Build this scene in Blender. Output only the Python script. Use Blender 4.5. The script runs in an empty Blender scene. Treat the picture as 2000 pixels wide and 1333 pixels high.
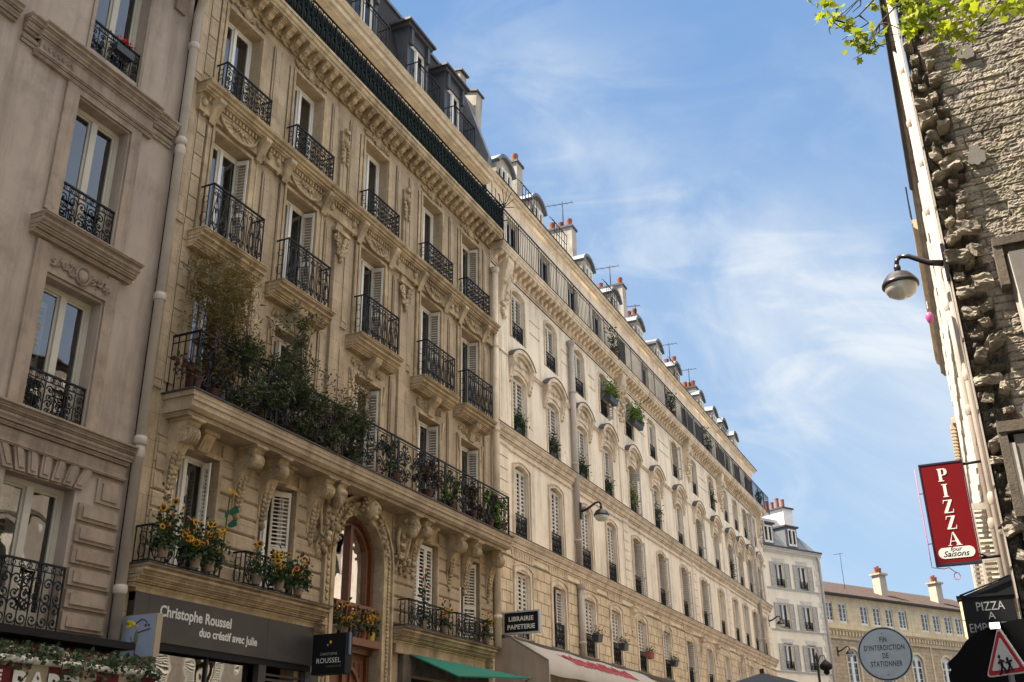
import bpy, bmesh, math, random
from math import sin, cos, pi, radians as rad
from mathutils import Vector, Matrix, noise
random.seed(7)
S = bpy.context.scene
COL = S.collection

# ------------------------------------------------------------------ camera
cam = bpy.data.objects.new("camera", bpy.data.cameras.new("camera"))
COL.objects.link(cam); S.camera = cam
RC = [[0.41854007, 0.35708221, 0.83505479], [-0.90807415, 0.17974217, 0.3782778], [-0.01501829, -0.91661609, 0.39948642]]
cam.matrix_world = Matrix([[RC[i][0], -RC[i][1], -RC[i][2], (0, 0, 1.6)[i]] for i in range(3)] + [[0, 0, 0, 1]])
cam.data.lens = 35.91; cam.data.sensor_width = 36; cam.data.clip_start = 0.05; cam.data.clip_end = 2000

# ------------------------------------------------------------------ light and sky
SUN = Vector((-0.27, 0.47, 0.76)).normalized()
elev = math.asin(SUN.z)
sl = bpy.data.objects.new("sun", bpy.data.lights.new("sun", 'SUN')); COL.objects.link(sl)
sl.data.energy = 5.0; sl.data.angle = rad(0.53); sl.data.color = (1.0, 0.90, 0.76)
sl.rotation_euler = SUN.to_track_quat('Z', 'Y').to_euler()
W = bpy.data.worlds.new("World"); S.world = W; W.use_nodes = True
nt = W.node_tree; N = nt.nodes; L = nt.links; N.clear()
out = N.new('ShaderNodeOutputWorld'); bg = N.new('ShaderNodeBackground'); bg.inputs[1].default_value = 0.062
sky = N.new('ShaderNodeTexSky'); sky.sky_type = 'NISHITA'; sky.sun_disc = False
sky.sun_elevation = elev; sky.sun_rotation = math.atan2(SUN.x, SUN.y); sky.air_density = 1.0; sky.dust_density = 1.2; sky.ozone_density = 1.3
tc = N.new('ShaderNodeTexCoord')
def cloud(rot, sc, nscale, lo, hi, det=7, dist=0.6, off=(0, 0, 0)):
    r = N.new('ShaderNodeMapping'); r.inputs['Rotation'].default_value = rot; r.inputs['Location'].default_value = off
    m = N.new('ShaderNodeMapping'); m.inputs['Scale'].default_value = sc
    n = N.new('ShaderNodeTexNoise'); n.inputs['Scale'].default_value = nscale; n.inputs['Detail'].default_value = det
    n.inputs['Roughness'].default_value = 0.58; n.inputs['Distortion'].default_value = dist
    c = N.new('ShaderNodeMapRange'); c.interpolation_type = 'SMOOTHSTEP'
    c.inputs['From Min'].default_value = lo; c.inputs['From Max'].default_value = hi
    L.new(tc.outputs['Generated'], r.inputs[0]); L.new(r.outputs[0], m.inputs[0]); L.new(m.outputs[0], n.inputs['Vector']); L.new(n.outputs['Fac'], c.inputs['Value'])
    return c.outputs[0]
def mul(a, b, clamp=True, op='MULTIPLY'):
    m = N.new('ShaderNodeMath'); m.operation = op; m.use_clamp = clamp
    for i, v in enumerate((a, b)):
        if isinstance(v, (int, float)): m.inputs[i].default_value = v
        else: L.new(v, m.inputs[i])
    return m.outputs[0]
fine = cloud((0.5, 0.35, 0.5), (1.0, 1.9, 1.2), 2.4, 0.42, 0.70, 12, 0.5)
fine2 = cloud((0.2, -0.6, 1.2), (1.0, 2.6, 1.0), 6.0, 0.44, 0.70, 12, 0.9)
def around(vec, c, w):
    d = N.new('ShaderNodeVectorMath'); d.operation = 'DOT_PRODUCT'; L.new(tc.outputs['Generated'], d.inputs[0]); d.inputs[1].default_value = vec
    q = mul(d.outputs['Value'], -c, False, 'ADD'); q = mul(q, q, False); q = mul(q, -1.0 / (w * w), False)
    e = N.new('ShaderNodeMath'); e.operation = 'EXPONENT'; L.new(q, e.inputs[0]); return e.outputs[0]
band = 0.0
for vec, w_, a_ in (((0.8384, 0.2746, 0.4708), 0.0144, 0.2387), ((0.8743, 0.2377, 0.4232), 0.0096, 0.465), ((0.9102, 0.1814, 0.3723), 0.0096, 0.589), ((0.9346, 0.1231, 0.3339), 0.0084, 0.558), ((0.9472, 0.0675, 0.3135), 0.0072, 0.496), ((0.9489, 0.0141, 0.3151), 0.0072, 0.372), ((0.7862, 0.2990, 0.5409), 0.0096, 0.2418), ((0.7043, 0.3248, 0.6312), 0.00336, 0.217), ((0.9700, 0.0458, 0.2388), 0.0072, 0.279), ((0.8484, 0.0463, 0.5273), 0.0048, 0.217)):
    band = mul(mul(around(vec, 1.0, w_), a_), band, True, 'ADD')
sepn = N.new('ShaderNodeSeparateXYZ'); L.new(tc.outputs['Generated'], sepn.inputs[0])
mask = mul(band, 0.10, True, 'ADD')
tex = mul(mul(fine, 0.75), mul(fine2, 0.45), True, 'ADD')
cf = mul(mul(mask, tex), 0.88)
cf = mul(cf, mul(band, 0.08), True, 'ADD')
mixc = N.new('ShaderNodeMix'); mixc.data_type = 'RGBA'
L.new(cf, mixc.inputs['Factor']); mixc.inputs[7].default_value = (4.6, 4.95, 5.3, 1)
ramp = N.new('ShaderNodeValToRGB'); L.new(sepn.outputs['Z'], ramp.inputs[0]); ramp.color_ramp.elements[0].position = 0.0; ramp.color_ramp.elements[1].position = 0.9
ramp.color_ramp.elements[0].color = (0.56, 0.78, 1.02, 1); ramp.color_ramp.elements[1].color = (0.115, 0.32, 0.745, 1)
up = N.new('ShaderNodeVectorMath'); up.operation = 'SCALE'; up.inputs['Scale'].default_value = 5.1; L.new(ramp.outputs[0], up.inputs[0])
base = N.new('ShaderNodeMix'); base.data_type = 'RGBA'; base.inputs['Factor'].default_value = 0.85; L.new(up.outputs[0], base.inputs[7])
L.new(sky.outputs[0], base.inputs[6]); L.new(base.outputs[2], mixc.inputs[6])
fill_cloud = cloud((0.3, 0.1, 0.2), (1, 1, 1.0), 2.6, 0.30, 0.56, 8, 0.4)      # unseen bright cloud overhead and to one side, added to brighten the facades
over = N.new('ShaderNodeMapRange'); over.interpolation_type = 'SMOOTHSTEP'; over.inputs['From Min'].default_value = 0.70; over.inputs['From Max'].default_value = 0.84
L.new(sepn.outputs['Z'], over.inputs['Value'])
side = N.new('ShaderNodeMapRange'); side.interpolation_type = 'SMOOTHSTEP'; side.inputs['From Min'].default_value = -0.30; side.inputs['From Max'].default_value = -0.62
L.new(sepn.outputs['Y'], side.inputs['Value'])
bf = mul(mul(over.outputs[0], mul(mul(fill_cloud, 0.6), 0.4, True, 'ADD')), mul(mul(side.outputs[0], fill_cloud), 0.10), True, 'ADD')
mixb = N.new('ShaderNodeMix'); mixb.data_type = 'RGBA'; L.new(bf, mixb.inputs['Factor']); L.new(mixc.outputs[2], mixb.inputs[6]); mixb.inputs[7].default_value = (24.0, 22.4, 19.8, 1)
L.new(mixb.outputs[2], bg.inputs[0]); L.new(bg.outputs[0], out.inputs[0])
S.view_settings.view_transform = 'Standard'; S.view_settings.look = 'None'
S.view_settings.exposure = 1.57; S.view_settings.gamma = 1
S.render.engine = 'CYCLES'
S.cycles.max_bounces = 7; S.cycles.diffuse_bounces = 4; S.cycles.glossy_bounces = 3; S.cycles.transparent_max_bounces = 10
S.cycles.transmission_bounces = 3; S.cycles.use_denoising = True; S.cycles.sample_clamp_indirect = 6

# ------------------------------------------------------------------ materials
MATS = {}
def mat(name, col, rough=0.8, var=0.0, vscale=3.0, stain=0.0, stain_col=(0.05, 0.045, 0.04), bump=0.0, bscale=30.0,
        metal=0.0, streak=0.0, emit=None, spec=0.4, fine=0.0, coat=0.0, ashlar=None):
    if name in MATS: return MATS[name]
    m = bpy.data.materials.new(name); m.use_nodes = True; MATS[name] = m
    t = m.node_tree; n = t.nodes; l = t.links; b = n['Principled BSDF']
    b.inputs['Base Color'].default_value = (*col, 1); b.inputs['Roughness'].default_value = rough
    b.inputs['Metallic'].default_value = metal; b.inputs['Specular IOR Level'].default_value = spec
    if coat: b.inputs['Coat Weight'].default_value = coat
    if emit: b.inputs['Emission Color'].default_value = (*col, 1); b.inputs['Emission Strength'].default_value = emit
    c = n.new('ShaderNodeTexCoord'); g = n.new('ShaderNodeNewGeometry')
    cur = None
    def nz(scale, sc=(1, 1, 1), det=6, rg=0.6):
        mp = n.new('ShaderNodeMapping'); mp.inputs['Scale'].default_value = sc
        l.new(g.outputs['Position'], mp.inputs[0])
        x = n.new('ShaderNodeTexNoise'); x.inputs['Scale'].default_value = scale; x.inputs['Detail'].default_value = det; x.inputs['Roughness'].default_value = rg
        l.new(mp.outputs[0], x.inputs['Vector']); return x.outputs['Fac']
    def rng(f, a, bb, lo=0., hi=1.):
        r = n.new('ShaderNodeMapRange'); r.inputs['From Min'].default_value = a; r.inputs['From Max'].default_value = bb
        r.inputs['To Min'].default_value = lo; r.inputs['To Max'].default_value = hi; l.new(f, r.inputs['Value']); return r.outputs[0]
    def mix(fac, a, bcol, blend='MIX'):
        x = n.new('ShaderNodeMix'); x.data_type = 'RGBA'; x.blend_type = blend
        l.new(fac, x.inputs['Factor'])
        if isinstance(a, tuple): x.inputs[6].default_value = (*a, 1)
        else: l.new(a, x.inputs[6])
        x.inputs[7].default_value = (*bcol, 1); return x.outputs[2]
    cur = col
    if var:
        cur = mix(rng(nz(vscale), 0.3, 0.7), tuple(min(1, v * (1 + var)) for v in col), tuple(v * (1 - var) for v in col))
    if fine:
        cur = mix(rng(nz(vscale * 14, det=3), 0.35, 0.7, 0, fine), cur, tuple(v * 0.45 for v in col))
    if stain:
        cur = mix(rng(nz(1.1, det=10, rg=0.75), 0.5, 0.68, 0, stain), cur, stain_col)
    if streak:
        cur = mix(rng(nz(2.6, (1, 1, 0.11), 9, 0.72), 0.46, 0.70, 0, streak), cur, stain_col)
    if ashlar:
        sp = n.new('ShaderNodeSeparateXYZ'); cb = n.new('ShaderNodeCombineXYZ'); l.new(g.outputs['Position'], sp.inputs[0]); l.new(sp.outputs['X'], cb.inputs['X']); l.new(sp.outputs['Z'], cb.inputs['Y'])
        bk = n.new('ShaderNodeTexBrick'); bk.inputs['Scale'].default_value = 1.0; bk.inputs['Brick Width'].default_value = ashlar[0]; bk.inputs['Row Height'].default_value = ashlar[1]
        bk.inputs['Mortar Size'].default_value = ashlar[2]; bk.inputs['Mortar Smooth'].default_value = 0.3; bk.inputs['Color1'].default_value = (1, 1, 1, 1); bk.inputs['Color2'].default_value = (.86, .86, .86, 1); bk.inputs['Mortar'].default_value = (.5, .47, .42, 1)
        l.new(cb.outputs[0], bk.inputs['Vector']); mm = n.new('ShaderNodeMix'); mm.data_type = 'RGBA'; mm.blend_type = 'MULTIPLY'; mm.inputs['Factor'].default_value = ashlar[3]
        l.new(cur, mm.inputs[6]); l.new(bk.outputs['Color'], mm.inputs[7]); cur = mm.outputs[2]
    if not isinstance(cur, tuple): l.new(cur, b.inputs['Base Color'])
    if bump:
        bp = n.new('ShaderNodeBump'); bp.inputs['Strength'].default_value = bump; bp.inputs['Distance'].default_value = 0.02
        l.new(nz(bscale, det=4), bp.inputs['Height']); l.new(bp.outputs[0], b.inputs['Normal'])
    return m
def glassmat(name, tint_=(0.75, 0.8, 0.82), refl=0.25):
    m = bpy.data.materials.new(name); m.use_nodes = True; t = m.node_tree; n = t.nodes; l = t.links; n.clear()
    o = n.new('ShaderNodeOutputMaterial'); tr = n.new('ShaderNodeBsdfTransparent'); tr.inputs[0].default_value = (*tint_, 1)
    gl = n.new('ShaderNodeBsdfGlossy'); gl.inputs['Roughness'].default_value = 0.015
    g = n.new('ShaderNodeNewGeometry'); x = n.new('ShaderNodeTexNoise'); x.inputs['Scale'].default_value = 1.6; x.inputs['Detail'].default_value = 1
    l.new(g.outputs['Position'], x.inputs['Vector'])
    bp = n.new('ShaderNodeBump'); bp.inputs['Strength'].default_value = 0.12; bp.inputs['Distance'].default_value = 0.05; l.new(x.outputs['Fac'], bp.inputs['Height'])
    l.new(bp.outputs[0], gl.inputs['Normal'])
    f = n.new('ShaderNodeFresnel'); f.inputs[0].default_value = 1.6
    a = n.new('ShaderNodeMath'); a.operation = 'ADD'; a.use_clamp = True; a.inputs[1].default_value = refl; l.new(f.outputs[0], a.inputs[0])
    mx = n.new('ShaderNodeMixShader'); l.new(a.outputs[0], mx.inputs[0]); l.new(tr.outputs[0], mx.inputs[1]); l.new(gl.outputs[0], mx.inputs[2]); l.new(mx.outputs[0], o.inputs[0])
    return m
def leafmat(name, c1, c2, trans=0.35):
    m = bpy.data.materials.new(name); m.use_nodes = True; t = m.node_tree; n = t.nodes; l = t.links; b = n['Principled BSDF']
    o = n['Material Output']
    g = n.new('ShaderNodeNewGeometry'); x = n.new('ShaderNodeMix'); x.data_type = 'RGBA'; l.new(g.outputs['Random Per Island'], x.inputs['Factor'])
    x.inputs[6].default_value = (*c1, 1); x.inputs[7].default_value = (*c2, 1)
    l.new(x.outputs[2], b.inputs['Base Color']); b.inputs['Roughness'].default_value = 0.6
    tr = n.new('ShaderNodeBsdfTranslucent'); l.new(x.outputs[2], tr.inputs[0])
    mx = n.new('ShaderNodeMixShader'); mx.inputs[0].default_value = trans
    l.new(b.outputs[0], mx.inputs[1]); l.new(tr.outputs[0], mx.inputs[2]); l.new(mx.outputs[0], o.inputs[0]); MATS[name] = m
    return m

DIRT = (0.075, 0.055, 0.038)
M_b1 = mat('greige_plaster', (0.35, 0.28, 0.225), 0.85, 0.10, 1.2, 0.45, (0.16, 0.12, 0.09), 0.2, 60, streak=0.65)
M_b1t = mat('greige_trim', (0.31, 0.238, 0.18), 0.85, 0.14, 3, 0.6, (0.09, 0.065, 0.045), 0.25, 50, streak=0.7)
M_b2 = mat('ochre_limestone', (0.47, 0.36, 0.235), 0.88, 0.12, 1.6, 0.5, (0.20, 0.135, 0.075), 0.25, 55, streak=0.7, fine=0.3, ashlar=(1.15, .46, .007, .8))
M_b2t = mat('ochre_carved_stone', (0.53, 0.40, 0.24), 0.9, 0.22, 4, 0.75, (0.13, 0.085, 0.045), 0.45, 45, streak=0.75, fine=0.45)
M_b3 = mat('cream_render', (0.84, 0.72, 0.55), 0.85, 0.06, 1.0, 0.35, (0.33, 0.26, 0.185), 0.15, 55, streak=0.55)
M_b3t = mat('cream_trim_stone', (0.72, 0.59, 0.43), 0.88, 0.14, 3, 0.5, (0.20, 0.145, 0.09), 0.3, 45, streak=0.6)
M_b3blk = mat('yellow_block_stone', (0.66, 0.52, 0.34), 0.9, 0.16, 2.2, 0.5, (0.28, 0.20, 0.12), 0.35, 40, streak=0.4, fine=0.2)
M_joint = mat('dark_mortar', (0.17, 0.125, 0.08), 0.95, 0.2, 6)
M_b4 = mat('pale_yellow_render', (0.80, 0.70, 0.55), 0.85, 0.06, 0.8, 0.25, (0.45, 0.38, 0.29), 0.1, 40, streak=0.25)
M_b4t = mat('pale_grey_trim', (0.58, 0.54, 0.48), 0.85, 0.08, 2)
M_b5 = mat('sand_stone', (0.74, 0.57, 0.35), 0.88, 0.12, 1.6, 0.35, (0.33, 0.235, 0.14), 0.2, 30, streak=0.3, ashlar=(1.0, .4, .012, .7))
M_b5b = mat('brown_brick_stone', (0.50, 0.365, 0.225), 0.88, 0.2, 3, 0.4, (0.2, 0.13, 0.08), 0.3, 30, ashlar=(.7, .3, .02, .8))
M_white = mat('white_facade_paint', (0.40, 0.36, 0.315), 0.8, 0.1, 1.5, 0.6, (0.24, 0.18, 0.14), 0.15, 30, streak=0.9)
M_pipe = mat('cream_pipe_paint', (0.42, 0.36, 0.30), 0.55, 0.06, 3, 0.35, (0.2, 0.15, 0.11))
M_iron = mat('black_iron', (0.008, 0.008, 0.010), 0.6, 0.2, 9, spec=0.25)
M_irongreen = mat('dark_green_iron', (0.005, 0.010, 0.010), 0.7, spec=0.1)
M_screen = mat('green_privacy_screen', (0.014, 0.042, 0.036), 0.9, 0.9, 11)
M_frame = mat('white_window_paint', (0.74, 0.70, 0.62), 0.5, 0.05, 3, 0.2, (0.3, 0.26, 0.2))
M_frame2 = mat('cream_window_paint', (0.46, 0.42, 0.345), 0.5, 0.05, 3, 0.2, (0.25, 0.2, 0.15))
M_shut = mat('grey_white_shutter_paint', (0.64, 0.585, 0.49), 0.6, 0.07, 4, 0.35, (0.26, 0.22, 0.17), streak=0.3)
M_shutg = mat('grey_shutter_paint', (0.36, 0.36, 0.35), 0.6, 0.08, 4)
M_slate = mat('slate_roof', (0.022, 0.022, 0.027), 0.85, 0.3, 9, bump=0.4, bscale=25, spec=0.15)
M_zinc = mat('zinc_sheet', (0.15, 0.16, 0.175), 0.5, 0.18, 2.5, 0.3, (0.14, 0.15, 0.16), metal=0.35)
M_lead = mat('dark_lead_edge', (0.05, 0.045, 0.045), 0.6, 0.3, 6)
M_chim = mat('chimney_render', (0.42, 0.38, 0.32), 0.9, 0.15, 2, 0.7, (0.15, 0.12, 0.09), 0.3, 25, streak=0.7)
M_pot = mat('terracotta', (0.27, 0.09, 0.05), 0.85, 0.2, 8)
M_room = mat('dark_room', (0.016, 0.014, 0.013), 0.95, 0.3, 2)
M_curt = mat('curtain_cloth', (0.55, 0.53, 0.50), 0.9, 0.15, 8)
M_door = mat('reddish_varnished_wood', (0.15, 0.052, 0.020), 0.4, 0.3, 12, 0.3, (0.06, 0.02, 0.01), 0.15, 60)
M_fascia = mat('brown_grey_shopfront', (0.040, 0.033, 0.030), 0.5, 0.18, 2, 0.4, (0.07, 0.062, 0.055))
M_blk = mat('black_panel', (0.007, 0.007, 0.008), 0.6, spec=0.2)
M_letter = mat('pale_letter_paint', (0.62, 0.60, 0.55), 0.5)
M_cloth_g = mat('green_awning_cloth', (0.004, 0.12, 0.08), 0.8, 0.1, 4)
M_cloth_b = mat('beige_awning_cloth', (0.36, 0.27, 0.195), 0.9, 0.1, 2, 0.3, (0.2, 0.14, 0.1), streak=0.4)
M_cloth_w = mat('pale_grey_awning_cloth', (0.37, 0.33, 0.29), 0.9, 0.08, 2, 0.3, (0.3, 0.24, 0.19))
M_cloth_r = mat('red_awning_cloth', (0.12, 0.012, 0.015), 0.85, 0.1, 3)
M_cloth_c = mat('cream_awning_cloth', (0.33, 0.26, 0.175), 0.85, 0.1, 3)
M_cloth_k = mat('black_awning_cloth', (0.004, 0.004, 0.005), 0.95, spec=0.1)
M_parasol = mat('navy_parasol_cloth', (0.018, 0.022, 0.035), 0.85, 0.2, 3)
M_redsign = mat('red_sign_face', (0.14, 0.001, 0.003), 0.55, 0.06, 2, spec=0.15)
M_redpaint = mat('red_letter_paint', (0.42, 0.07, 0.09), 0.7, 0.2, 9)
M_lampmetal = mat('dark_lamp_metal', (0.045, 0.038, 0.042), 0.32, 0.1, 5, metal=0.6)
M_rubble = mat('rubble_stone', (0.35, 0.305, 0.25), 0.95, 0.35, 9, 0.6, (0.10, 0.085, 0.07), 0.9, 34, fine=0.65)
def tone_by_stone(m):
    t = m.node_tree; b = t.nodes['Principled BSDF']; src = b.inputs['Base Color'].links[0].from_socket; a = t.nodes.new('ShaderNodeVertexColor'); a.layer_name = 'stone_tone'
    x = t.nodes.new('ShaderNodeMix'); x.data_type = 'RGBA'; x.blend_type = 'MULTIPLY'; x.inputs['Factor'].default_value = 1; t.links.new(src, x.inputs[6]); t.links.new(a.outputs['Color'], x.inputs[7]); t.links.new(x.outputs[2], b.inputs['Base Color'])
tone_by_stone(M_rubble)
M_rubble2 = mat('rubble_core', (0.30, 0.235, 0.165), 0.95, 0.4, 7)
M_tooth = mat('rough_toothing_stone', (0.27, 0.23, 0.18), 0.95, 0.6, 4, 0.8, (0.05, 0.042, 0.035), 1.0, 18, fine=0.7)
M_cem = mat('grey_cement', (0.15, 0.135, 0.12), 0.95, 0.1, 6, bump=0.3, bscale=60)
M_dkstone = mat('weathered_dark_stone', (0.10, 0.08, 0.06), 0.95, 0.4, 5, 0.5, (0.03, 0.025, 0.02), 0.6, 30)
M_signgrey = mat('grey_enamel_sign', (0.29, 0.33, 0.365), 0.45, 0.10, 6, 0.35, (0.13, 0.14, 0.15))
M_navy = mat('navy_sign_print', (0.010, 0.014, 0.035), 0.5)
M_signwhite = mat('white_sign_enamel', (0.42, 0.42, 0.42), 0.5, 0.06, 6)
M_signred = mat('red_sign_enamel', (0.30, 0.015, 0.02), 0.5)
M_bluesheet = mat('pale_blue_sign_face', (0.26, 0.31, 0.40), 0.4, 0.06, 3)
M_yellow = mat('yellow_print', (0.62, 0.45, 0.01), 0.5)
M_asphalt = mat('asphalt', (0.05, 0.05, 0.05), 0.9, 0.2, 4)
M_pave = mat('pavement_stone', (0.28, 0.26, 0.23), 0.9, 0.12, 3)
M_tile = mat('brown_roof_tile', (0.085, 0.06, 0.052), 0.85, 0.25, 6, bump=0.5, bscale=12)
M_bark = mat('bark', (0.05, 0.035, 0.025), 0.9, 0.3, 8, bump=0.4)
M_neon = mat('pink_neon_tube', (0.75, 0.16, 0.20), 0.4)
M_lit = mat('lit_lamp_face', (0.95, 1.0, 0.85), 0.4, emit=1.6)
M_litw = mat('warm_lit_tube', (1.0, 0.72, 0.38), 0.4, emit=0.5)
M_petal = mat('sunflower_petal', (0.52, 0.26, 0.012), 0.8, 0.45, 14)
M_petalr = mat('orange_red_petal', (0.55, 0.13, 0.05), 0.7, 0.3, 30)
M_seed = mat('flower_centre', (0.05, 0.018, 0.008), 0.9)
M_potw = mat('pale_glazed_pot', (0.20, 0.14, 0.09), 0.5, 0.1, 6)
M_poty = mat('yellow_glazed_pot', (0.50, 0.34, 0.03), 0.4, 0.1, 6)
M_potk = mat('dark_plastic_trough', (0.03, 0.034, 0.042), 0.45)
M_dkpot = mat('dark_clay_pot', (0.07, 0.03, 0.02), 0.8, 0.2, 6)
M_pink = mat('pink_plastic', (0.42, 0.08, 0.24), 0.4)
M_glass = glassmat('window_glass', (0.62, 0.66, 0.68), 0.16); M_glassd = glassmat('far_window_glass', (0.4, 0.44, 0.48), 0.04)
M_lampglass = mat('frosted_lamp_glass', (0.50, 0.49, 0.43), 0.18, 0.1, 5, spec=0.8, coat=0.6)
L_bamboo = leafmat('bamboo_leaf', (0.17, 0.115, 0.022), (0.10, 0.085, 0.018))
L_pine = leafmat('pine_leaf', (0.012, 0.020, 0.006), (0.066, 0.072, 0.013), 0.2)
L_olive = leafmat('airy_leaf', (0.075, 0.085, 0.035), (0.05, 0.06, 0.02))
L_rust = leafmat('rusty_leaf', (0.15, 0.085, 0.025), (0.09, 0.07, 0.02))
L_ivy = leafmat('ivy_leaf', (0.018, 0.035, 0.012), (0.06, 0.085, 0.032), 0.2)
L_bright = leafmat('bright_leaf', (0.14, 0.21, 0.018), (0.07, 0.12, 0.015))
L_dark = leafmat('dark_leaf', (0.02, 0.04, 0.012), (0.04, 0.07, 0.015))
L_plane = leafmat('plane_leaf', (0.38, 0.42, 0.02), (0.09, 0.14, 0.01), 0.5)
L_red = leafmat('red_brown_leaf', (0.10, 0.02, 0.015), (0.05, 0.03, 0.015), 0.2)

# ------------------------------------------------------------------ mesh building
class MB:
    """collects shapes in facade space: a along the wall, o outward from it, z up (stored as x=a, y=-o, z)"""
    def __init__(s): s.v = []; s.f = []; s.mi = []; s.sm = []
    def add(s, vs, fs, mi=0, smooth=False):
        n = len(s.v); s.v += vs; s.f += [tuple(i + n for i in f) for f in fs]; s.mi += [mi] * len(fs); s.sm += [smooth] * len(fs)
    def box(s, a0, a1, o0, o1, z0, z1, mi=0):
        v = [(a, -o, z) for z in (z0, z1) for o in (o0, o1) for a in (a0, a1)]
        s.add(v, [(0, 1, 3, 2), (4, 6, 7, 5), (0, 4, 5, 1), (2, 3, 7, 6), (0, 2, 6, 4), (1, 5, 7, 3)], mi)
    def quad(s, p, mi=0): s.add([(a, -o, z) for a, o, z in p], [tuple(range(len(p)))], mi)
    def prism(s, poly, o0, o1, mi=0, smooth=False):       # polygon in (a, z)
        n = len(poly); v = [(a, -o0, z) for a, z in poly] + [(a, -o1, z) for a, z in poly]
        s.add(v, [tuple(range(n)), tuple(range(2 * n - 1, n - 1, -1))], mi)
        s.add(v, [(i, (i + 1) % n, n + (i + 1) % n, n + i) for i in range(n)], mi, smooth)
    def extr(s, prof, a0, a1, mi=0):                      # profile in (o, z) along a
        n = len(prof); v = [(a0, -o, z) for o, z in prof] + [(a1, -o, z) for o, z in prof]
        s.add(v, [tuple(range(n)), tuple(range(2 * n - 1, n - 1, -1))] + [(i, (i + 1) % n, n + (i + 1) % n, n + i) for i in range(n)], mi)
    def tube(s, pts, r, n=5, mi=0, closed=False, taper=1.0):
        P = [Vector((a, -o, z)) for a, o, z in pts]; m = len(P); vs = []
        for i, p in enumerate(P):
            d = (P[min(i + 1, m - 1)] - P[max(i - 1, 0)]).normalized() if not closed else (P[(i + 1) % m] - P[i - 1]).normalized()
            u = d.cross(Vector((0, 1, 0.01)));
            if u.length < 0.05: u = d.cross(Vector((1, 0, 0)))
            u.normalize(); w = d.cross(u); rr = r * (1 + (taper - 1) * i / max(1, m - 1))
            for k in range(n):
                q = p + u * (rr * cos(2 * pi * k / n)) + w * (rr * sin(2 * pi * k / n)); vs.append(tuple(q))
        fs = [(i * n + k, i * n + (k + 1) % n, ((i + 1) % m) * n + (k + 1) % n, ((i + 1) % m) * n + k) for i in range(m if closed else m - 1) for k in range(n)]
        if not closed: fs += [tuple(range(n)), tuple(range(m * n - 1, m * n - n - 1, -1))]
        s.add(vs, fs, mi, n > 4)
    def lathe(s, prof, c, n=14, mi=0, sx=1, sy=1):        # profile (r, z) about a vertical axis at c=(a,o)
        vs = []; m = len(prof)
        for r, z in prof:
            for k in range(n): vs.append((c[0] + sx * r * cos(2 * pi * k / n), -(c[1] + sy * r * sin(2 * pi * k / n)), z))
        s.add(vs, [(i * n + k, i * n + (k + 1) % n, (i + 1) * n + (k + 1) % n, (i + 1) * n + k) for i in range(m - 1) for k in range(n)], mi, True)
        s.add([vs[k] for k in range(n)], [tuple(range(n))], mi); s.add([vs[(m - 1) * n + k] for k in range(n)], [tuple(range(n))], mi)
    def blob(s, a, o, z, ra, ro, rz, n=7, m=4, jit=0.12, mi=0, rot=0.0):
        vs = []; R = random.Random(int((a * 31 + z * 77 + o * 13) * 1000) & 0xffff)
        for i in range(m + 1):
            t = pi * i / m
            for k in range(n):
                p = 2 * pi * k / n; j = 1 + R.uniform(-jit, jit)
                x = ra * sin(t) * cos(p) * j; y = rz * cos(t) * j; q = ro * sin(t) * sin(p) * j
                x, y = x * cos(rot) - y * sin(rot), x * sin(rot) + y * cos(rot)
                vs.append((a + x, -(o + q), z + y))
        s.add(vs, [(i * n + k, i * n + (k + 1) % n, (i + 1) * n + (k + 1) % n, (i + 1) * n + k) for i in range(m) for k in range(n)], mi, True)
    def mesh(s, name, mats, recalc=True):
        me = bpy.data.meshes.new(name); me.from_pydata(s.v, [], s.f)
        for m in (mats if isinstance(mats, (list, tuple)) else [mats]): me.materials.append(m)
        me.polygons.foreach_set('material_index', s.mi); me.polygons.foreach_set('use_smooth', s.sm)
        if recalc:
            bm = bmesh.new(); bm.from_mesh(me); bmesh.ops.recalc_face_normals(bm, faces=bm.faces); bm.to_mesh(me); bm.free()
        me.update(); return me

def link(name, data, parent=None, loc=(0, 0, 0), rz=0.0):
    o = bpy.data.objects.new(name, data); COL.objects.link(o)
    if parent: o.parent = parent
    o.location = loc; o.rotation_euler = (0, 0, rz); return o
def tag(o, label, cat, group=None, kind=None):
    if label: o['label'] = label
    if cat: o['category'] = cat
    if group: o['group'] = group
    if kind: o['kind'] = kind
    return o
def thing(name, label, cat, loc=(0, 0, 0), rz=0.0, group=None):
    return tag(link(name, None, None, loc, rz), label, cat, group)
def solo(name, mb, mats, label, cat, loc=(0, 0, 0), rz=0.0, group=None, recalc=True):
    return tag(link(name, mb.mesh(name, mats, recalc), None, loc, rz), label, cat, group)
CACHE = {}
def cached(key, fn, mats, recalc=True):
    if key not in CACHE: CACHE[key] = fn().mesh(str(key if isinstance(key, str) else key[0]), mats, recalc)
    return CACHE[key]
class Bld:
    """a building: Empty at its base; u, z are facade coordinates"""
    def __init__(s, name, label, origin, rz=0.0, u0=0.0, cat='building'):
        s.e = thing(name, label, cat, origin, rz); s.u0 = u0
    def part(s, name, mb, mats, parent=None, recalc=True):
        return link(name, mb.mesh(name, mats, recalc), parent or s.e, (0, 0, 0) if parent else (-s.u0, 0, 0))
    def at(s, name, me, u, o, z, parent=None, rz=0.0):
        return link(name, me, parent or s.e, ((u - s.u0), -o, z) if not parent else (u, -o, z), rz)

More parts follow.
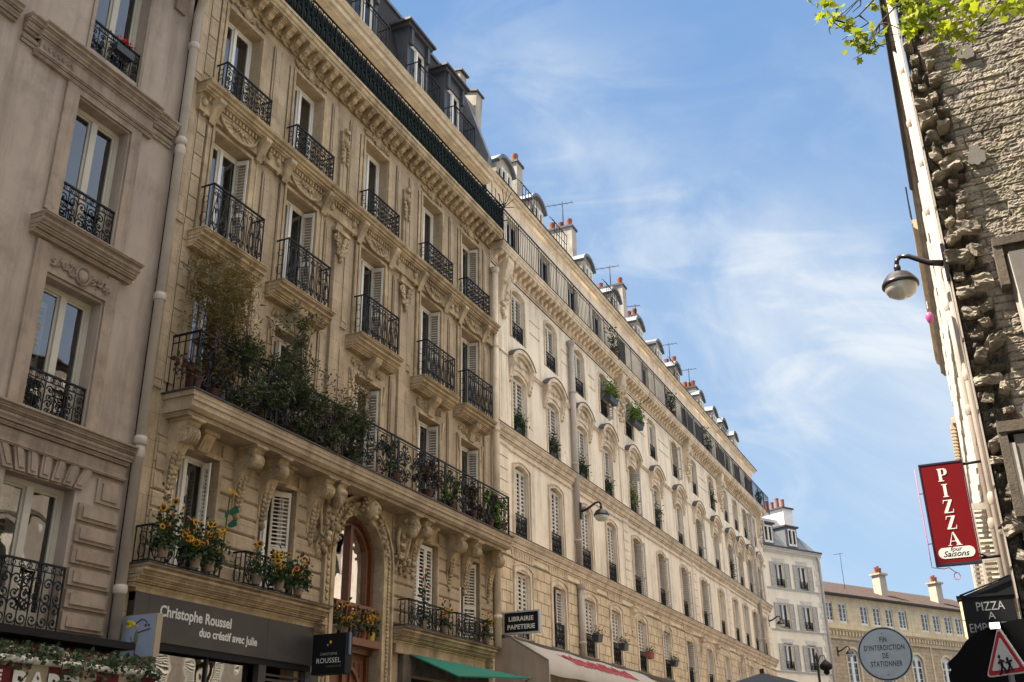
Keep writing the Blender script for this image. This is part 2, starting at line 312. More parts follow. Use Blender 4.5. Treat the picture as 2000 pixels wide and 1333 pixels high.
# ------------------------------------------------------------------ facade pieces
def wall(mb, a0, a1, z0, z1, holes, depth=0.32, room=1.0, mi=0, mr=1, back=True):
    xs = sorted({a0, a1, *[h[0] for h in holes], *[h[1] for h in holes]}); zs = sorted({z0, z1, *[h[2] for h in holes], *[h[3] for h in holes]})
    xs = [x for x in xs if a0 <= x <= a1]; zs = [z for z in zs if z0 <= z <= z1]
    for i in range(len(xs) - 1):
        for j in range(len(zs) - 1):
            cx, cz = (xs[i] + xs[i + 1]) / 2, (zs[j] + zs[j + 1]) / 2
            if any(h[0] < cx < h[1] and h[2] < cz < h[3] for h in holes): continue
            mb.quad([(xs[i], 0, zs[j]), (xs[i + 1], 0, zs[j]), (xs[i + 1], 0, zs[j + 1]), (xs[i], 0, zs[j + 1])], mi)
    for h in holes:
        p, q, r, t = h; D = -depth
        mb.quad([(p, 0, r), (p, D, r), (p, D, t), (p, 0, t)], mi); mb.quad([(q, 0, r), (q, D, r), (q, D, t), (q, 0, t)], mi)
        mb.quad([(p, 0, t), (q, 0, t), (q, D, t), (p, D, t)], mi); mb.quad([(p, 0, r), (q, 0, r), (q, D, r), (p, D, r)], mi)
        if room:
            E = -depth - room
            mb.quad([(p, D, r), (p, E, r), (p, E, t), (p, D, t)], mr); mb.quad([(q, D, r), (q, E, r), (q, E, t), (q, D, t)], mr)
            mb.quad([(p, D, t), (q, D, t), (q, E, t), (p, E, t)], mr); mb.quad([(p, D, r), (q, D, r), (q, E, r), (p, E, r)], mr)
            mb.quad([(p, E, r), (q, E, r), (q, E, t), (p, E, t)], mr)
def arc_pts(c, w, z, rise, n=10, ex=0.0):
    """segmental arch from (c-w/2, z) up over rise; ex grows it outward"""
    if rise <= 0: return [(c - w / 2 - ex, z + ex), (c + w / 2 + ex, z + ex)]
    R = (w * w / 4 + rise * rise) / (2 * rise); zc = z + rise - R; a = math.asin(min(1, w / 2 / R)); R += ex
    if rise > w / 2 - 1e-6: a = pi / 2
    return [(c + R * sin(-a + 2 * a * i / n), zc + R * cos(-a + 2 * a * i / n)) for i in range(n + 1)]
def spandrel(mb, c, w, ztop, rise, o0, o1, mi=0):
    """fills the corners of a square opening so its head becomes an arch (opening top at ztop)"""
    p = arc_pts(c, w, ztop - rise, rise)
    for i in range(len(p) - 1):
        mb.prism([p[i], p[i + 1], (p[i + 1][0], ztop), (p[i][0], ztop)], o0, o1, mi)
def surround(mb, c, w, z0, ztop, rise, t, o1, o0=0.0, mi=0, legs=True):
    inn = arc_pts(c, w, ztop - rise, rise); ou = arc_pts(c, w, ztop - rise, rise, ex=t)
    if rise <= 0: ou = [(c - w / 2 - t, ztop + t), (c + w / 2 + t, ztop + t)]
    for i in range(len(inn) - 1): mb.prism([inn[i], inn[i + 1], ou[i + 1], ou[i]], o0, o1, mi)
    if legs:
        for sgn in (-1, 1):
            e = c + sgn * w / 2; k = (ou[0] if sgn < 0 else ou[-1]); ii = (inn[0] if sgn < 0 else inn[-1])
            mb.prism([(e, z0), ii, k, (e + sgn * t, k[1] if rise <= 0 else k[1]), (e + sgn * t, z0)][:3] + [(e + sgn * t, z0)], o0, o1, mi)
def moulding(mb, a0, a1, z, prof, mi=0):
    """prof: list of (height, outward) steps going down from z; each step a band"""
    for h, o in prof:
        mb.extr([(0, z - h), (o * 0.80, z - h), (o * .84, z - h * .7), (o, z - h * 0.4), (o, z), (0, z)], a0, a1, mi); z -= h + 0.011
    return z
def spiral(c, z, r0, turns, sgn=1, start=0.0, n=16, shrink=0.15):
    return [(c + sgn * (r0 * (1 - (1 - shrink) * i / n)) * cos(start + 2 * pi * turns * i / n), 0, z + (r0 * (1 - (1 - shrink) * i / n)) * sin(start + 2 * pi * turns * i / n)) for i in range(n + 1)]
def iron_panel(w, h, style='scroll', r=0.009, posts=True):
    mb = MB(); q = lambda pts, rr=r, n=4: mb.tube(pts, rr * 1.3, n)
    mb.box(-w / 2, w / 2, -0.018, 0.018, h - 0.03, h); mb.box(-w / 2, w / 2, -0.01, 0.01, 0.03, 0.05)
    if posts:
        for x in (-w / 2, w / 2 - 0.022): mb.box(x, x + 0.022, -0.011, 0.011, 0, h)
    if style == 'bars':
        n = max(2, int(w / 0.145)); [mb.box(-w / 2 + w * i / n - 0.009, -w / 2 + w * i / n + 0.009, -0.006, 0.006, 0.05, h - 0.03) for i in range(1, n)]
        mb.box(-w / 2, w / 2, -0.008, 0.008, h - 0.16, h - 0.145)
        return mb
    if style == 'frieze':
        zt = h - 0.13; mb.box(-w / 2, w / 2, -0.008, 0.008, zt, zt + 0.016)
        n = int(w / 0.13)
        for i in range(n):
            x = -w / 2 + w * (i + 0.5) / n; rr = 0.038
            q([(x + rr * cos(a * pi / 4), 0, (zt + h - 0.02) / 2 + rr * sin(a * pi / 4)) for a in range(9)], 0.006, 3)
            mb.box(x - 0.005, x + 0.005, -0.005, 0.005, zt + 0.016, h - 0.03)
        n = max(3, int(w / 0.165)); step = w / n
        for i in range(n + 1):
            x = -w / 2 + step * i
            if 0 < i < n: mb.box(x - 0.007, x + 0.007, -0.007, 0.007, 0.05, zt)
        for i in range(n):
            x = -w / 2 + step * (i + 0.5); sg = 1 if i % 2 else -1; hh = zt - 0.05
            for zz, tt in ((0.05 + hh * 0.80, 0), (0.05 + hh * 0.56, pi), (0.05 + hh * 0.36, 0), (0.05 + hh * 0.14, pi)):
                q(spiral(x, zz, min(0.085, hh * 0.13), 1.3, sg, tt), 0.0095)
                mb.blob(x, 0, zz, 0.018, 0.012, 0.018, 5, 3)
        return mb
    if style == 'lyre':
        zt = h - 0.10; mb.box(-w / 2, w / 2, -0.007, 0.007, zt, zt + 0.014)
        n = max(2, round(w / 0.27)); st = w / n
        for i in range(n):
            x = -w / 2 + st * (i + 0.5); m = st * 0.46
            for sg in (-1, 1):
                q([(x + sg * m * sin(pi * t / 10) * (0.55 + 0.45 * cos(pi * t / 10)), 0, 0.06 + (zt - 0.07) * t / 10) for t in range(11)], 0.0095)
                q(spiral(x + sg * st * 0.23, zt - 0.10, st * 0.2, 1.2, sg, pi / 2), 0.008)
                q(spiral(x + sg * st * 0.2, 0.20, st * 0.19, 1.3, sg, -pi / 2), 0.008)
                q(spiral(x + sg * st * 0.16, h * 0.52, st * 0.13, 1.2, sg, pi), 0.007)
            q([(x, 0, 0.05), (x, 0, zt)], 0.007); mb.blob(x, 0.0, h * 0.46, 0.026, 0.018, 0.06, 5, 3)
            q([(x - st / 2, 0, 0.05), (x - st / 2, 0, zt)], 0.008)
            q([(x + 0.022 * cos(a * pi / 3), 0, zt + 0.043 + 0.022 * sin(a * pi / 3)) for a in range(7)], 0.005, 3)
        return mb
    if style == 'grand':
        n = max(1, round(w / 0.62)); st = w / n; zt = h - 0.09; mb.box(-w / 2, w / 2, -0.008, 0.008, zt, zt + 0.015)
        for i in range(n):
            x = -w / 2 + st * (i + 0.5)
            for sg in (-1, 1):
                q(spiral(x + sg * st * .25, h * 0.66, 0.15, 1.7, sg, pi / 2, 20), 0.0115); q(spiral(x + sg * st * .25, h * 0.30, 0.135, 1.7, -sg, -pi / 2, 20), 0.0115)
                q(spiral(x + sg * st * .42, h * 0.48, 0.07, 1.3, sg, 0), 0.009); q(spiral(x + sg * st * .10, h * 0.14, 0.05, 1.3, sg, 0), 0.009)
                q(spiral(x + sg * st * .12, h * 0.84, 0.05, 1.3, -sg, 0), 0.009)
                for zz in (0.66, 0.30): mb.blob(x + sg * st * .25, 0, h * zz, 0.032, 0.02, 0.032, 6, 3)
            q([(x, 0, 0.05), (x, 0, zt)], 0.009); q([(x - st / 2 + 0.05, 0, 0.05), (x - st / 2 + 0.05, 0, zt)], 0.009)
            mb.blob(x, 0, h * 0.5, 0.05, 0.025, 0.08, 6, 4)
        return mb
    if style == 'dense':   # running leafy pattern, seen tiny
        n = max(3, round(w / 0.2)); st = w / n
        for i in range(n + 1): mb.box(-w / 2 + st * i - 0.01, -w / 2 + st * i + 0.01, -0.008, 0.008, 0.05, h)
        for i in range(n):
            x = -w / 2 + st * (i + .5)
            q([(x + st * .42 * sin(t * pi / 4), 0, h * .30 + h * .2 * cos(t * pi / 4)) for t in range(9)], 0.013, 3)
            q([(x + st * .42 * sin(t * pi / 4), 0, h * .72 + h * .17 * cos(t * pi / 4)) for t in range(9)], 0.013, 3)
            mb.blob(x, 0, h * .30, st * .34, .015, h * .15, 5, 3); mb.blob(x, 0, h * .74, st * .32, .015, h * .12, 5, 3)
            mb.blob(x + st * .3, 0, h * .52, st * .16, .012, h * .05, 5, 3); mb.blob(x - st * .3, 0, h * .52, st * .16, .012, h * .05, 5, 3)
        return mb
    return mb
def balconet(w, h, d, style):
    """front panel plus two returns; local origin at wall, floor level"""
    mb = iron_panel(w, h, style)
    mb.v = [(x, y - d, z) for x, y, z in mb.v]
    for sg in (-1, 1):
        x = sg * (w / 2 - 0.01)
        mb.box(x - 0.01, x + 0.01, 0, d, h - 0.03, h - 0.001); mb.box(x - 0.008, x + 0.008, 0, d, 0.03, 0.049)
        k = 2 if d > .2 else 1
        for i in range(k + 1):
            o = d * i / (k + 1) + 0.01; mb.box(x - 0.007, x + 0.007, o - 0.007, o + 0.007, 0.0, h - 0.031)
        if d > .2:
            m2 = MB(); m2.tube([(x, d * .5 + .07 * cos(t), h * .7 + .07 * sin(t)) for t in [i * pi / 5 for i in range(11)]], 0.008, 4)
            m2.tube([(x, d * .5 + .08 * cos(t), h * .33 + .11 * sin(t)) for t in [i * pi / 5 for i in range(11)]], 0.008, 4)
            mb.add(m2.v, m2.f)
    return mb
def casement(w, h, t=0.06, rise=0.0, transom=0.0, rows=0, dep=0.07, mid=0.09):
    """window frame: outer frame, two leaves, centre meeting stile; origin bottom centre, outer face at o=dep"""
    mb = MB(); e = w / 2
    mb.box(-e, -e + t, 0, dep, 0, h); mb.box(e - t, e, 0, dep, 0, h); mb.box(-e + t, e - t, 0, dep, 0, t); mb.box(-e + t, e - t, 0, dep, h - t - rise, h)
    mb.box(-mid / 2, mid / 2, 0.005, dep + 0.02, t, h - t - rise)
    for sg in (-1, 1):
        x0, x1 = sorted((sg * (e - t), sg * mid / 2)); b = 0.035
        mb.box(x0, x0 + b, 0.012, dep - 0.02, t, h - t - rise); mb.box(x1 - b, x1, 0.012, dep - 0.02, t, h - t - rise)
        mb.box(x0 + b, x1 - b, 0.012, dep - 0.02, t, t + 0.10); mb.box(x0 + b, x1 - b, 0.012, dep - 0.02, h - t - rise - b, h - t - rise)
        for i in range(rows): z = h * (i + 1) / (rows + 1); mb.box(x0 + b, x1 - b, 0.014, dep - 0.025, z - 0.015, z + 0.015)
    if transom: mb.box(-e + t, e - t, 0.02, dep + 0.012, transom - 0.03, transom + 0.03)
    return mb
def pane_mesh(w, h): mb = MB(); mb.quad([(-w / 2 + .03, 0, .03), (w / 2 - .03, 0, .03), (w / 2 - .03, 0, h - .03), (-w / 2 + .03, 0, h - .03)]); return mb
def louvre(w, h, rise=0.0, slat=0.055, cols=1, t=0.05, d=0.035, breaks=(0.42,)):
    """shutter leaf standing in the facade plane, origin bottom left, tilted slats"""
    mb = MB()
    for c in range(cols):
        x0, x1 = w * c / cols + 0.004, w * (c + 1) / cols - 0.004
        mb.box(x0, x0 + t, 0, d, 0, h); mb.box(x1 - t, x1, 0, d, 0, h)
        zs = [0.0] + [h * b for b in breaks] + [h]
        rails = [(0, 0.10)] + [(h * b - 0.04, h * b + 0.04) for b in breaks] + [(h - 0.10, h)]
        for r0, r1 in rails: mb.box(x0 + t, x1 - t, 0, d, r0, r1)
        for k in range(len(rails) - 1):
            z = rails[k][1] + 0.01
            while z < rails[k + 1][0] - slat * .6:
                mb.quad([(x0 + t, d - 0.004, z), (x1 - t, d - 0.004, z), (x1 - t, 0.004, z + slat * 0.46), (x0 + t, 0.004, z + slat * 0.46)])
                z += slat
    return mb
def console(mb, u, w, zt, h, d, mi=0, drop=True):
    """scrolled bracket under a slab"""
    prof = [(0, zt), (d, zt), (d, zt - .05 * h), (d * .93, zt - .06 * h)]
    c = (d * .66, zt - .24 * h); r = d * .30
    prof += [(c[0] + r * cos(t), c[1] + r * 0.9 * sin(t)) for t in [1.0, .5, 0, -.5, -1.0, -1.5, -2.0]]
    prof += [(d * .40, zt - .48 * h), (d * .25, zt - .62 * h), (d * .16, zt - .80 * h), (d * .12, zt - h), (0, zt - h)]
    mb.extr(prof, u - w / 2, u + w / 2, mi)
    mb.box(u - w / 2 - .03, u + w / 2 + .03, 0, d + .03, zt - .045, zt - .0005, mi)
    for sg in (-1, 1):
        pts = [(u + sg * (w / 2 + .004), c[0] + r * .85 * (1 - i / 20) * cos(i * .75 + .5), c[1] + r * .8 * (1 - i / 20) * sin(i * .75 + .5)) for i in range(18)]
        mb.tube(pts, 0.014, 4, mi)
    for i in range(4): x = u - w / 2 + w * (i + .5) / 4; mb.tube([(x, c[0] + (r + .006) * cos(t), c[1] + (r * .9 + .006) * sin(t)) for t in (1.1, .6, .1, -.4, -.9, -1.4)], w * .09, 4, mi)
    if drop:
        for i in range(9):
            f = i / 8; o_ = d * (.36 - .27 * f); zz = zt - h * (.50 + .58 * f)
            for sg in (-1, 0, 1):
                mb.blob(u + sg * w * (.30 - .16 * f), o_ + (.02 if sg == 0 else 0), zz + .01 * sg, w * (.15 - .05 * f), .04, h * (.062 - .02 * f), 6, 4, .3, mi, sg * -.6)
        mb.blob(u, d * .12, zt - h * 1.12, w * .22, .06, h * .07, 7, 5, .25, mi)
def carving(mb, a, z, w, h, o=0.0, mi=0, seed=1, shell=True):
    R = random.Random(seed)
    if shell:
        mb.blob(a, o + .02, z, h * .38, .05, h * .42, 10, 5, .05, mi); mb.tube([(a + h * .47 * sin(t * pi / 6), o + .03, z + h * .5 * cos(t * pi / 6)) for t in range(12)], .02, 4, mi, True)
    for sg in (-1, 1):
        for k in range(3):
            x = a + sg * (h * .55 + (w / 2 - h * .55) * (k + .4) / 3); r = h * (.26 - .05 * k)
            mb.tube([(p[0], o + .025, p[2]) for p in spiral(x, z + (.08 if k % 2 else -.04) * h, r, 1.4, sg, R.uniform(0, 6), 12)], .018, 4, mi)
        for k in range(15):
            x = a + sg * R.uniform(h * .4, w / 2); mb.blob(x, o + .01, z + R.uniform(-.42, .42) * h * (1 - .5 * abs(x - a) / (w / 2)), R.uniform(.035, .065), .035, R.uniform(.012, .026), 6, 4, .3, mi, R.uniform(0, 3))
def festoon(mb, a, z, w, h, mi=0):
    """half-moon swag hanging below z"""
    n = 12; pts = [(a + w / 2 * cos(pi + pi * i / n), z + h * sin(pi + pi * i / n)) for i in range(n + 1)]
    mb.prism(pts, 0, .125, mi)
    mb.tube([(x, .13, y) for x, y in pts], .028, 5, mi)
    for i in range(9):
        t = pi + pi * (i + .5) / 9; mb.tube([(a, .14, z - .02), (a + w * .42 * cos(t), .135, z + h * .85 * sin(t))], .014, 4, mi)
    for i in range(8): mb.blob(a + w * .05 * (i - 3.5), .15, z - h * .3 - .03 * (i % 3), .035, .04, .04, 6, 4, .3, mi)
def leaves(n, fn, size, aspect=0.45, seed=1, shape='leaf'):
    R = random.Random(seed); mb = MB()
    for _ in range(n):
        c = Vector(fn(R)); s_ = size * R.uniform(.6, 1.3)
        d = Vector((R.gauss(0, 1), R.gauss(0, 1), R.gauss(0, .8))).normalized(); e = d.cross(Vector((R.gauss(0, 1), R.gauss(0, 1), R.gauss(0, 1)))).normalized()
        if shape == 'plane':
            P = [(0, -.5), (.18, -.32), (.5, -.30), (.36, -.05), (.52, .12), (.24, .16), (.16, .34), (0, .58), (-.16, .34), (-.24, .16), (-.52, .12), (-.36, -.05), (-.5, -.30), (-.18, -.32)]
            nn = d.cross(e); vs = [tuple(c + d * (y * s_) + e * (x * s_) + nn * (abs(x) * .25 * s_)) for x, y in P]
            mb.add(vs, [tuple(range(len(P)))])
        else:
            vs = [tuple(c), tuple(c + d * s_ * .5 + e * s_ * aspect * .5), tuple(c + d * s_), tuple(c + d * s_ * .5 - e * s_ * aspect * .5)]
            mb.add(vs, [(0, 1, 2, 3)])
    return mb
def text_mesh(body, size, depth=0.0008, bold=0.0, align='LEFT', sx=1.0, shear=0.0, space=1.0, line=1.0):
    cu = bpy.data.curves.new('lettering', 'FONT'); cu.body = body; cu.size = size; cu.extrude = depth; cu.offset = bold; cu.align_x = align
    cu.shear = shear; cu.space_character = space; cu.space_line = line; cu.resolution_u = 3
    o = bpy.data.objects.new('lettering', cu); COL.objects.link(o); bpy.context.view_layer.update()
    me = bpy.data.meshes.new_from_object(o.evaluated_get(bpy.context.evaluated_depsgraph_get()))
    bpy.data.objects.remove(o)
    for v in me.vertices: x, y, z = v.co; v.co = (x * sx, -z, y)
    return me
def lettering(body, size, parent, loc, m, rz=0.0, **k):
    me = text_mesh(body, size, **k); me.materials.clear(); me.materials.append(m)
    return link('lettering', me, parent, loc, rz)

# ------------------------------------------------------------------ ground
g = MB(); g.add([(-300, -300, 0), (400, -300, 0), (400, 400, 0), (-300, 400, 0)], [(0, 1, 2, 3)])
tag(link('road', g.mesh('road', M_asphalt)), None, None, kind='structure')
for nm, y0, y1 in (('pavement', 9.2, 12.0), ('pavement', -6, 1.9)):
    g = MB(); g.box(-60, 70, -y1, -y0, -0.05, 0.13); tag(link(nm, g.mesh(nm, M_pave)), None, None, kind='structure')

FY = 12.0
C12 = [13.2, 15.5, 18.4, 21.27, 23.55]
# ================================================================== BUILDING 1: greige plaster house at the far left
B1 = Bld('plaster_house', 'greige plastered house with tall casement windows and pale downpipe, next to the ochre building', (4.0, FY, 0), 0, 4.0)
c1 = [7.1, 10.1]
h1 = []
for c in c1:
    h1 += [(c - .55, c + .55, 13.05, 15.6), (c - .55, c + .55, 9.6, 12.0), (c - .55, c + .55, 6.62, 8.75)]
    h1 += [(c - .62, c + .62, 3.75, 5.72)]
mb = MB(); wall(mb, -6.0, 11.72, 0.0, 20.0, h1, 0.30, 1.1); mb.box(-6.0, 11.72, -9, -1.5, 0, 19.99, 0)
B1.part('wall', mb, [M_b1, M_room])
mb = MB()
z = moulding(mb, 4.0, 11.62, 6.60, [(.07, .24), (.05, .20), (.10, .16), (.05, .10), (.18, .05), (.04, .08)])
mb.box(4.0, 11.62, 0, .20, 6.601, 6.612)
B1.part('string_course', mb, [M_b1t])
mb = MB(); z = moulding(mb, 8.3, 11.60, 12.74, [(.08, .20), (.05, .17), (.09, .12), (.04, .07)]); moulding(mb, 8.3, 11.60, 12.36, [(.05, .07), (.05, .04)])
z = moulding(mb, 8.55, 11.1, 12.74, [(.08, .27), (.05, .24), (.09, .19), (.04, .13)]); mb.box(8.6, 11.05, 0, .10, 12.26, 12.47); moulding(mb, 8.55, 11.1, 12.259, [(.05, .12), (.05, .08)])
B1.part('string_course', mb, [M_b1t]); mb = MB(); z = moulding(mb, 4.0, 8.15, 12.74, [(.08, .20), (.05, .17), (.09, .12), (.04, .07)])
B1.part('string_course', mb, [M_b1t]); mb = MB()
for i in range(7): mb.tube([(8.7 + i * .09, .11, 12.43), (8.66 + i * .09, .115, 12.37), (8.7 + i * .09, .11, 12.31)], .016, 4)
B1.part('carved_beading', mb, [M_b1t])
for c in c1:
    mb = MB()
    mb.box(c - .84, c - .58, 0, .045, 6.62, 9.25); mb.box(c + .58, c + .80, 0, .045, 6.62, 9.25)
    mb.box(c - .84, c - .58, 0, .045, 9.78, 12.2); mb.box(c + .58, c + .80, 0, .045, 9.78, 12.2); mb.box(c - .58, c + .58, 0, .045, 12.03, 12.2)
    mb.box(c - .58, c + .58, 0, .045, 8.80, 9.2)
    carving(mb, c + .05, 8.99, 1.15, .28, .045, 0, 5)
    mb.box(c - .62, c - .55, 0, .03, 12.75, 15.6); mb.box(c + .55, c + .62, 0, .03, 12.75, 15.6)
    B1.part('window_surround', mb, [M_b1t])
for c in c1:
    mb = MB(); moulding(mb, c - 1.0, c + 1.0, 9.56, [(.06, .32), (.09, .27), (.05, .20), (.05, .12)]); mb.box(c - 1.01, c + 1.01, 0, .335, 9.5605, 9.58)
    B1.part('window_sill', mb, [M_b1t, M_lead])
# rusticated storey
mb = MB()
rows = [(3.72 + i * .315) for i in range(7)]
for i, z in enumerate(rows):
    for a0, a1 in ((4.1, 7.1 - .70), (7.1 + .70, 10.1 - .70), (10.1 + .70, 11.60)):
        zt = z + .275
        if z > 5.3: continue
        mb.box(a0, a1, 0, .05, z, zt - .02); mb.box(a0 + .07, a1 - .07, .05, .075, z + .05, zt - .07)
for c in c1:
    for k in range(-3, 4):
        x = c + k * .21; s_ = k * .055
        mb.prism([(x - .085, 5.74), (x + .085, 5.74), (x + .085 + s_, 6.12), (x - .085 + s_, 6.12)], 0, .05)
        mb.prism([(x - .045, 5.79), (x + .045, 5.79), (x + .045 + s_ * .8, 6.05), (x - .045 + s_ * .8, 6.05)], .05, .066)
for a0, a1 in ((7.1 + 1.0, 10.1 - 1.0), (10.1 + 1.0, 11.60)): mb.box(a0, a1, 0, .035, 5.62, 6.0); mb.box(a0 + .09, a1 - .09, .035, .055, 5.68, 5.93)
B1.part('rusticated_blocks', mb, [M_b1t])
mb = MB(); mb.box(4.0, 11.75, 0, .55, 3.50, 3.60); B1.part('awning_housing', mb, [M_blk])
for c in c1:
    for z0, zz in ((13.05, 15.6), (9.6, 12.0), (6.62, 8.75), (3.75, 5.72)):
        w_ = 1.24 if z0 < 4 else 1.1; hh = zz - z0
        fr = B1.at('window', cached(('window_frame', w_, round(hh, 2)), lambda: casement(w_, hh, .085, mid=.12), [M_frame2]), c, -.28, z0)
        B1.at('pane', cached(('pane', w_, round(hh, 2)), lambda: pane_mesh(w_, hh), [M_glass], False), 0, .03, 0, fr)
        if z0 > 4:
            h_ = {13.05: .62, 9.6: .84, 6.62: .68}[z0]; B1.at('railing', cached(('railing', h_, 'b1'), lambda: iron_panel(1.12, h_, 'frieze'), [M_iron]), c, -.04, z0)
        else:
            B1.at('railing', cached(('railing', 1.2, 'b1'), lambda: iron_panel(1.25, .95, 'frieze'), [M_iron]), c, .06, 3.62)
mb = MB(); mb.box(9.6, 9.98, -.62, -.60, 9.85, 11.3); mb.box(9.66, 9.9, -.62, -.60, 6.7, 8.3); B1.part('curtain', mb, [M_curt])
mb = MB(); mb.box(9.5, 10.0, -.62, -.60, 3.8, 5.6); mb.box(10.15, 10.5, -.62, -.60, 3.8, 5.6); B1.part('curtain', mb, [M_curt])
for c in c1:
    B1.at('interior_shutter', cached(('intshut', 1), lambda: louvre(.42, 1.75, slat=.09, t=.03), [M_frame]), c - .52, -.44, 6.80); B1.at('interior_shutter', cached(('intshut', 2), lambda: louvre(.50, 1.7, slat=.09, t=.03), [M_frame]), c - .58, -.46, 3.95)
mb = MB(); pr = [(11.72, .14, 3.6), (11.72, .14, 15.35), (11.66, .25, 15.55), (11.6, .38, 15.62)]
mb.tube(pr, .085, 12)
for z in (4.4, 6.75, 9.3, 12.45, 14.6): mb.lathe([(.10, z - .06), (.112, z - .02), (.112, z + .03), (.098, z + .07)], (11.72, .14), 12)
for z in (6.75, 12.45): mb.lathe([(.088, z - .28), (.105, z - .2), (.088, z - .1)], (11.72, .14), 12)
B1.part('downpipe', mb, [M_pipe])
mb = MB(); console(mb, 11.35, .26, 15.95, .75, .5, 0, False); console(mb, 8.9, .26, 15.95, .75, .5, 0, False); moulding(mb, 4, 11.72, 16.2, [(.1, .62), (.14, .56)]); B1.part('cornice', mb, [M_b1t])
mb = MB(); mb.extr([(0, 20), (-1.0, 24.5), (-2.5, 26.5), (-8, 27), (-9, 20)], -6, 11.7); B1.part('mansard_roof', mb, [M_slate])  # unseen roof, raised so its shadow covers the low street signs
mb = MB(); mb.box(-6, 11.7, 0, .5, 19.8, 20.02); B1.part('eaves', mb, [M_b1t])
# red geraniums on the top balcony of building 1
t = thing('geranium_box', 'red geraniums behind the iron railing of the topmost window of the greige house', 'window box', (10.25, FY - .06, 13.5))
t.location = (10.28, FY + .04, 13.05)
mb = MB(); mb.box(-.2, .2, -.07, .07, .35, .5); link('trough', mb.mesh('trough', M_potk), t)
link('foliage', leaves(60, lambda R: (R.uniform(-.22, .22), R.uniform(-.08, .08), R.uniform(.5, .66)), .06, .7, 3).mesh('foliage', L_dark, False), t)
link('petals', leaves(50, lambda R: (R.gauss(0, .11), R.uniform(-.08, .02), R.uniform(.58, .70)), .05, .9, 4).mesh('flowers', mat('geranium_red', (.55, .02, .04), .6), False), t)

# ================================================================== BUILDING 2: ornate ochre stone building
B2 = Bld('ornate_stone_building', 'ornate ochre limestone building with carved arched doorway, planted balcony and slate mansard', (11.8, FY, 0), 0, 11.8)
w2 = 1.1
h2 = []
for c in C12:
    h2 += [(c - .55, c + .55, 14.08, 16.35), (c - .55, c + .55, 10.92, 13.32), (c - .55, c + .55, 7.76, 10.1)]
    if c != 18.4: h2.append((c - .55, c + .55, 4.86, 6.97))
h2.append((17.42, 19.30, 0, 7.0)); h2.append((12.75, 16.4, 0.4, 3.72)); h2.append((20.5, 24.3, 0.2, 3.9))
mb = MB(); wall(mb, 11.8, 24.92, 0, 17.2, h2, .32, 1.2); spandrel(mb, 18.36, 1.88, 7.0, .93, -.44, -.0005)
mb.quad([(17.42, -.32, 0), (17.42, -.45, 0), (17.42, -.45, 7), (17.42, -.32, 7)]); mb.quad([(19.3, -.32, 0), (19.3, -.45, 0), (19.3, -.45, 7), (19.3, -.32, 7)])
mb.box(11.8, 24.92, -11, -1.7, 0, 17.19, 0)
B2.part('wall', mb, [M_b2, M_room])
# attic storey
mb = MB(); hA = [(c - .5, c + .5, 17.3, 18.75) for c in C12]; wall(mb, 11.8, 24.9, 16.7, 19.25, hA, .25, .8)
mb.v = [(x, y + .25, z) for x, y, z in mb.v]
for c in C12:
    for sg in (-1, 1): mb.box(c + sg * 1.0 - .015, c + sg * 1.0 + .015, -.25, -.235, 16.7, 18.9)
B2.part('attic_wall', mb, [M_b3, M_room])
mb = MB(); moulding(mb, 11.8, 24.95, 19.32, [(.07, .28), (.09, .14)]); mb.box(11.8, 24.95, 0, .31, 19.321, 19.335)
mb.box(11.8, 24.95, -.3, -.001, 19.12, 19.33)
B2.part('attic_cornice', mb, [M_b3])
for c in C12: carving(mb2 := MB(), c, 18.8, 1.0, .22, -.24, 0, 3); B2.part('keystone_carving', mb2, [M_b3t])
# cornice with modillions
SHADE_SOOT = mat('shade_soot_line', (0.10, 0.07, 0.045), 0.95, 0.3, 8)  # dark edge lines: shadow lines and soot painted into the colour
mb = MB(); mb.box(11.8, 24.92, 0, .50, 17.17, 17.25)
mb.extr([(0, 16.98), (.42, 16.98), (.43, 17.03), (.47, 17.06), (.48, 17.17), (0, 17.17)], 11.85, 24.9)
mb.box(11.85, 24.9, 0, .10, 16.80, 16.98); mb.box(11.85, 24.9, 0, .05, 16.72, 16.80)
u = 12.0
while u < 24.85:
    mb.extr([(.10, 16.975), (.38, 16.975), (.38, 16.90), (.30, 16.87), (.26, 16.80), (.16, 16.77), (.10, 16.72)], u - .075, u + .075)
    mb.box(u - .09, u + .09, .10, .40, 16.94, 16.974); mb.blob(u, .19, 16.78, .05, .06, .03, 6, 4, .2); u += .33
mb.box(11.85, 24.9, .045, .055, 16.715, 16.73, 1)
B2.part('cornice', mb, [M_b2t, SHADE_SOOT])
for k in range(10):
    u = 11.85 + 1.31 * (k + .5); B2.at('balcony_railing', cached(('railing', 'top'), lambda: iron_panel(1.31, .92, 'dense'), [M_irongreen]), u, .44, 17.25)
for k in range(10): mb = MB(); mb.box(11.9 + 1.31 * k, 11.88 + 1.31 * (k + 1), .39, .40, 17.28, 18.05); B2.part('privacy_screen', mb, [M_screen])
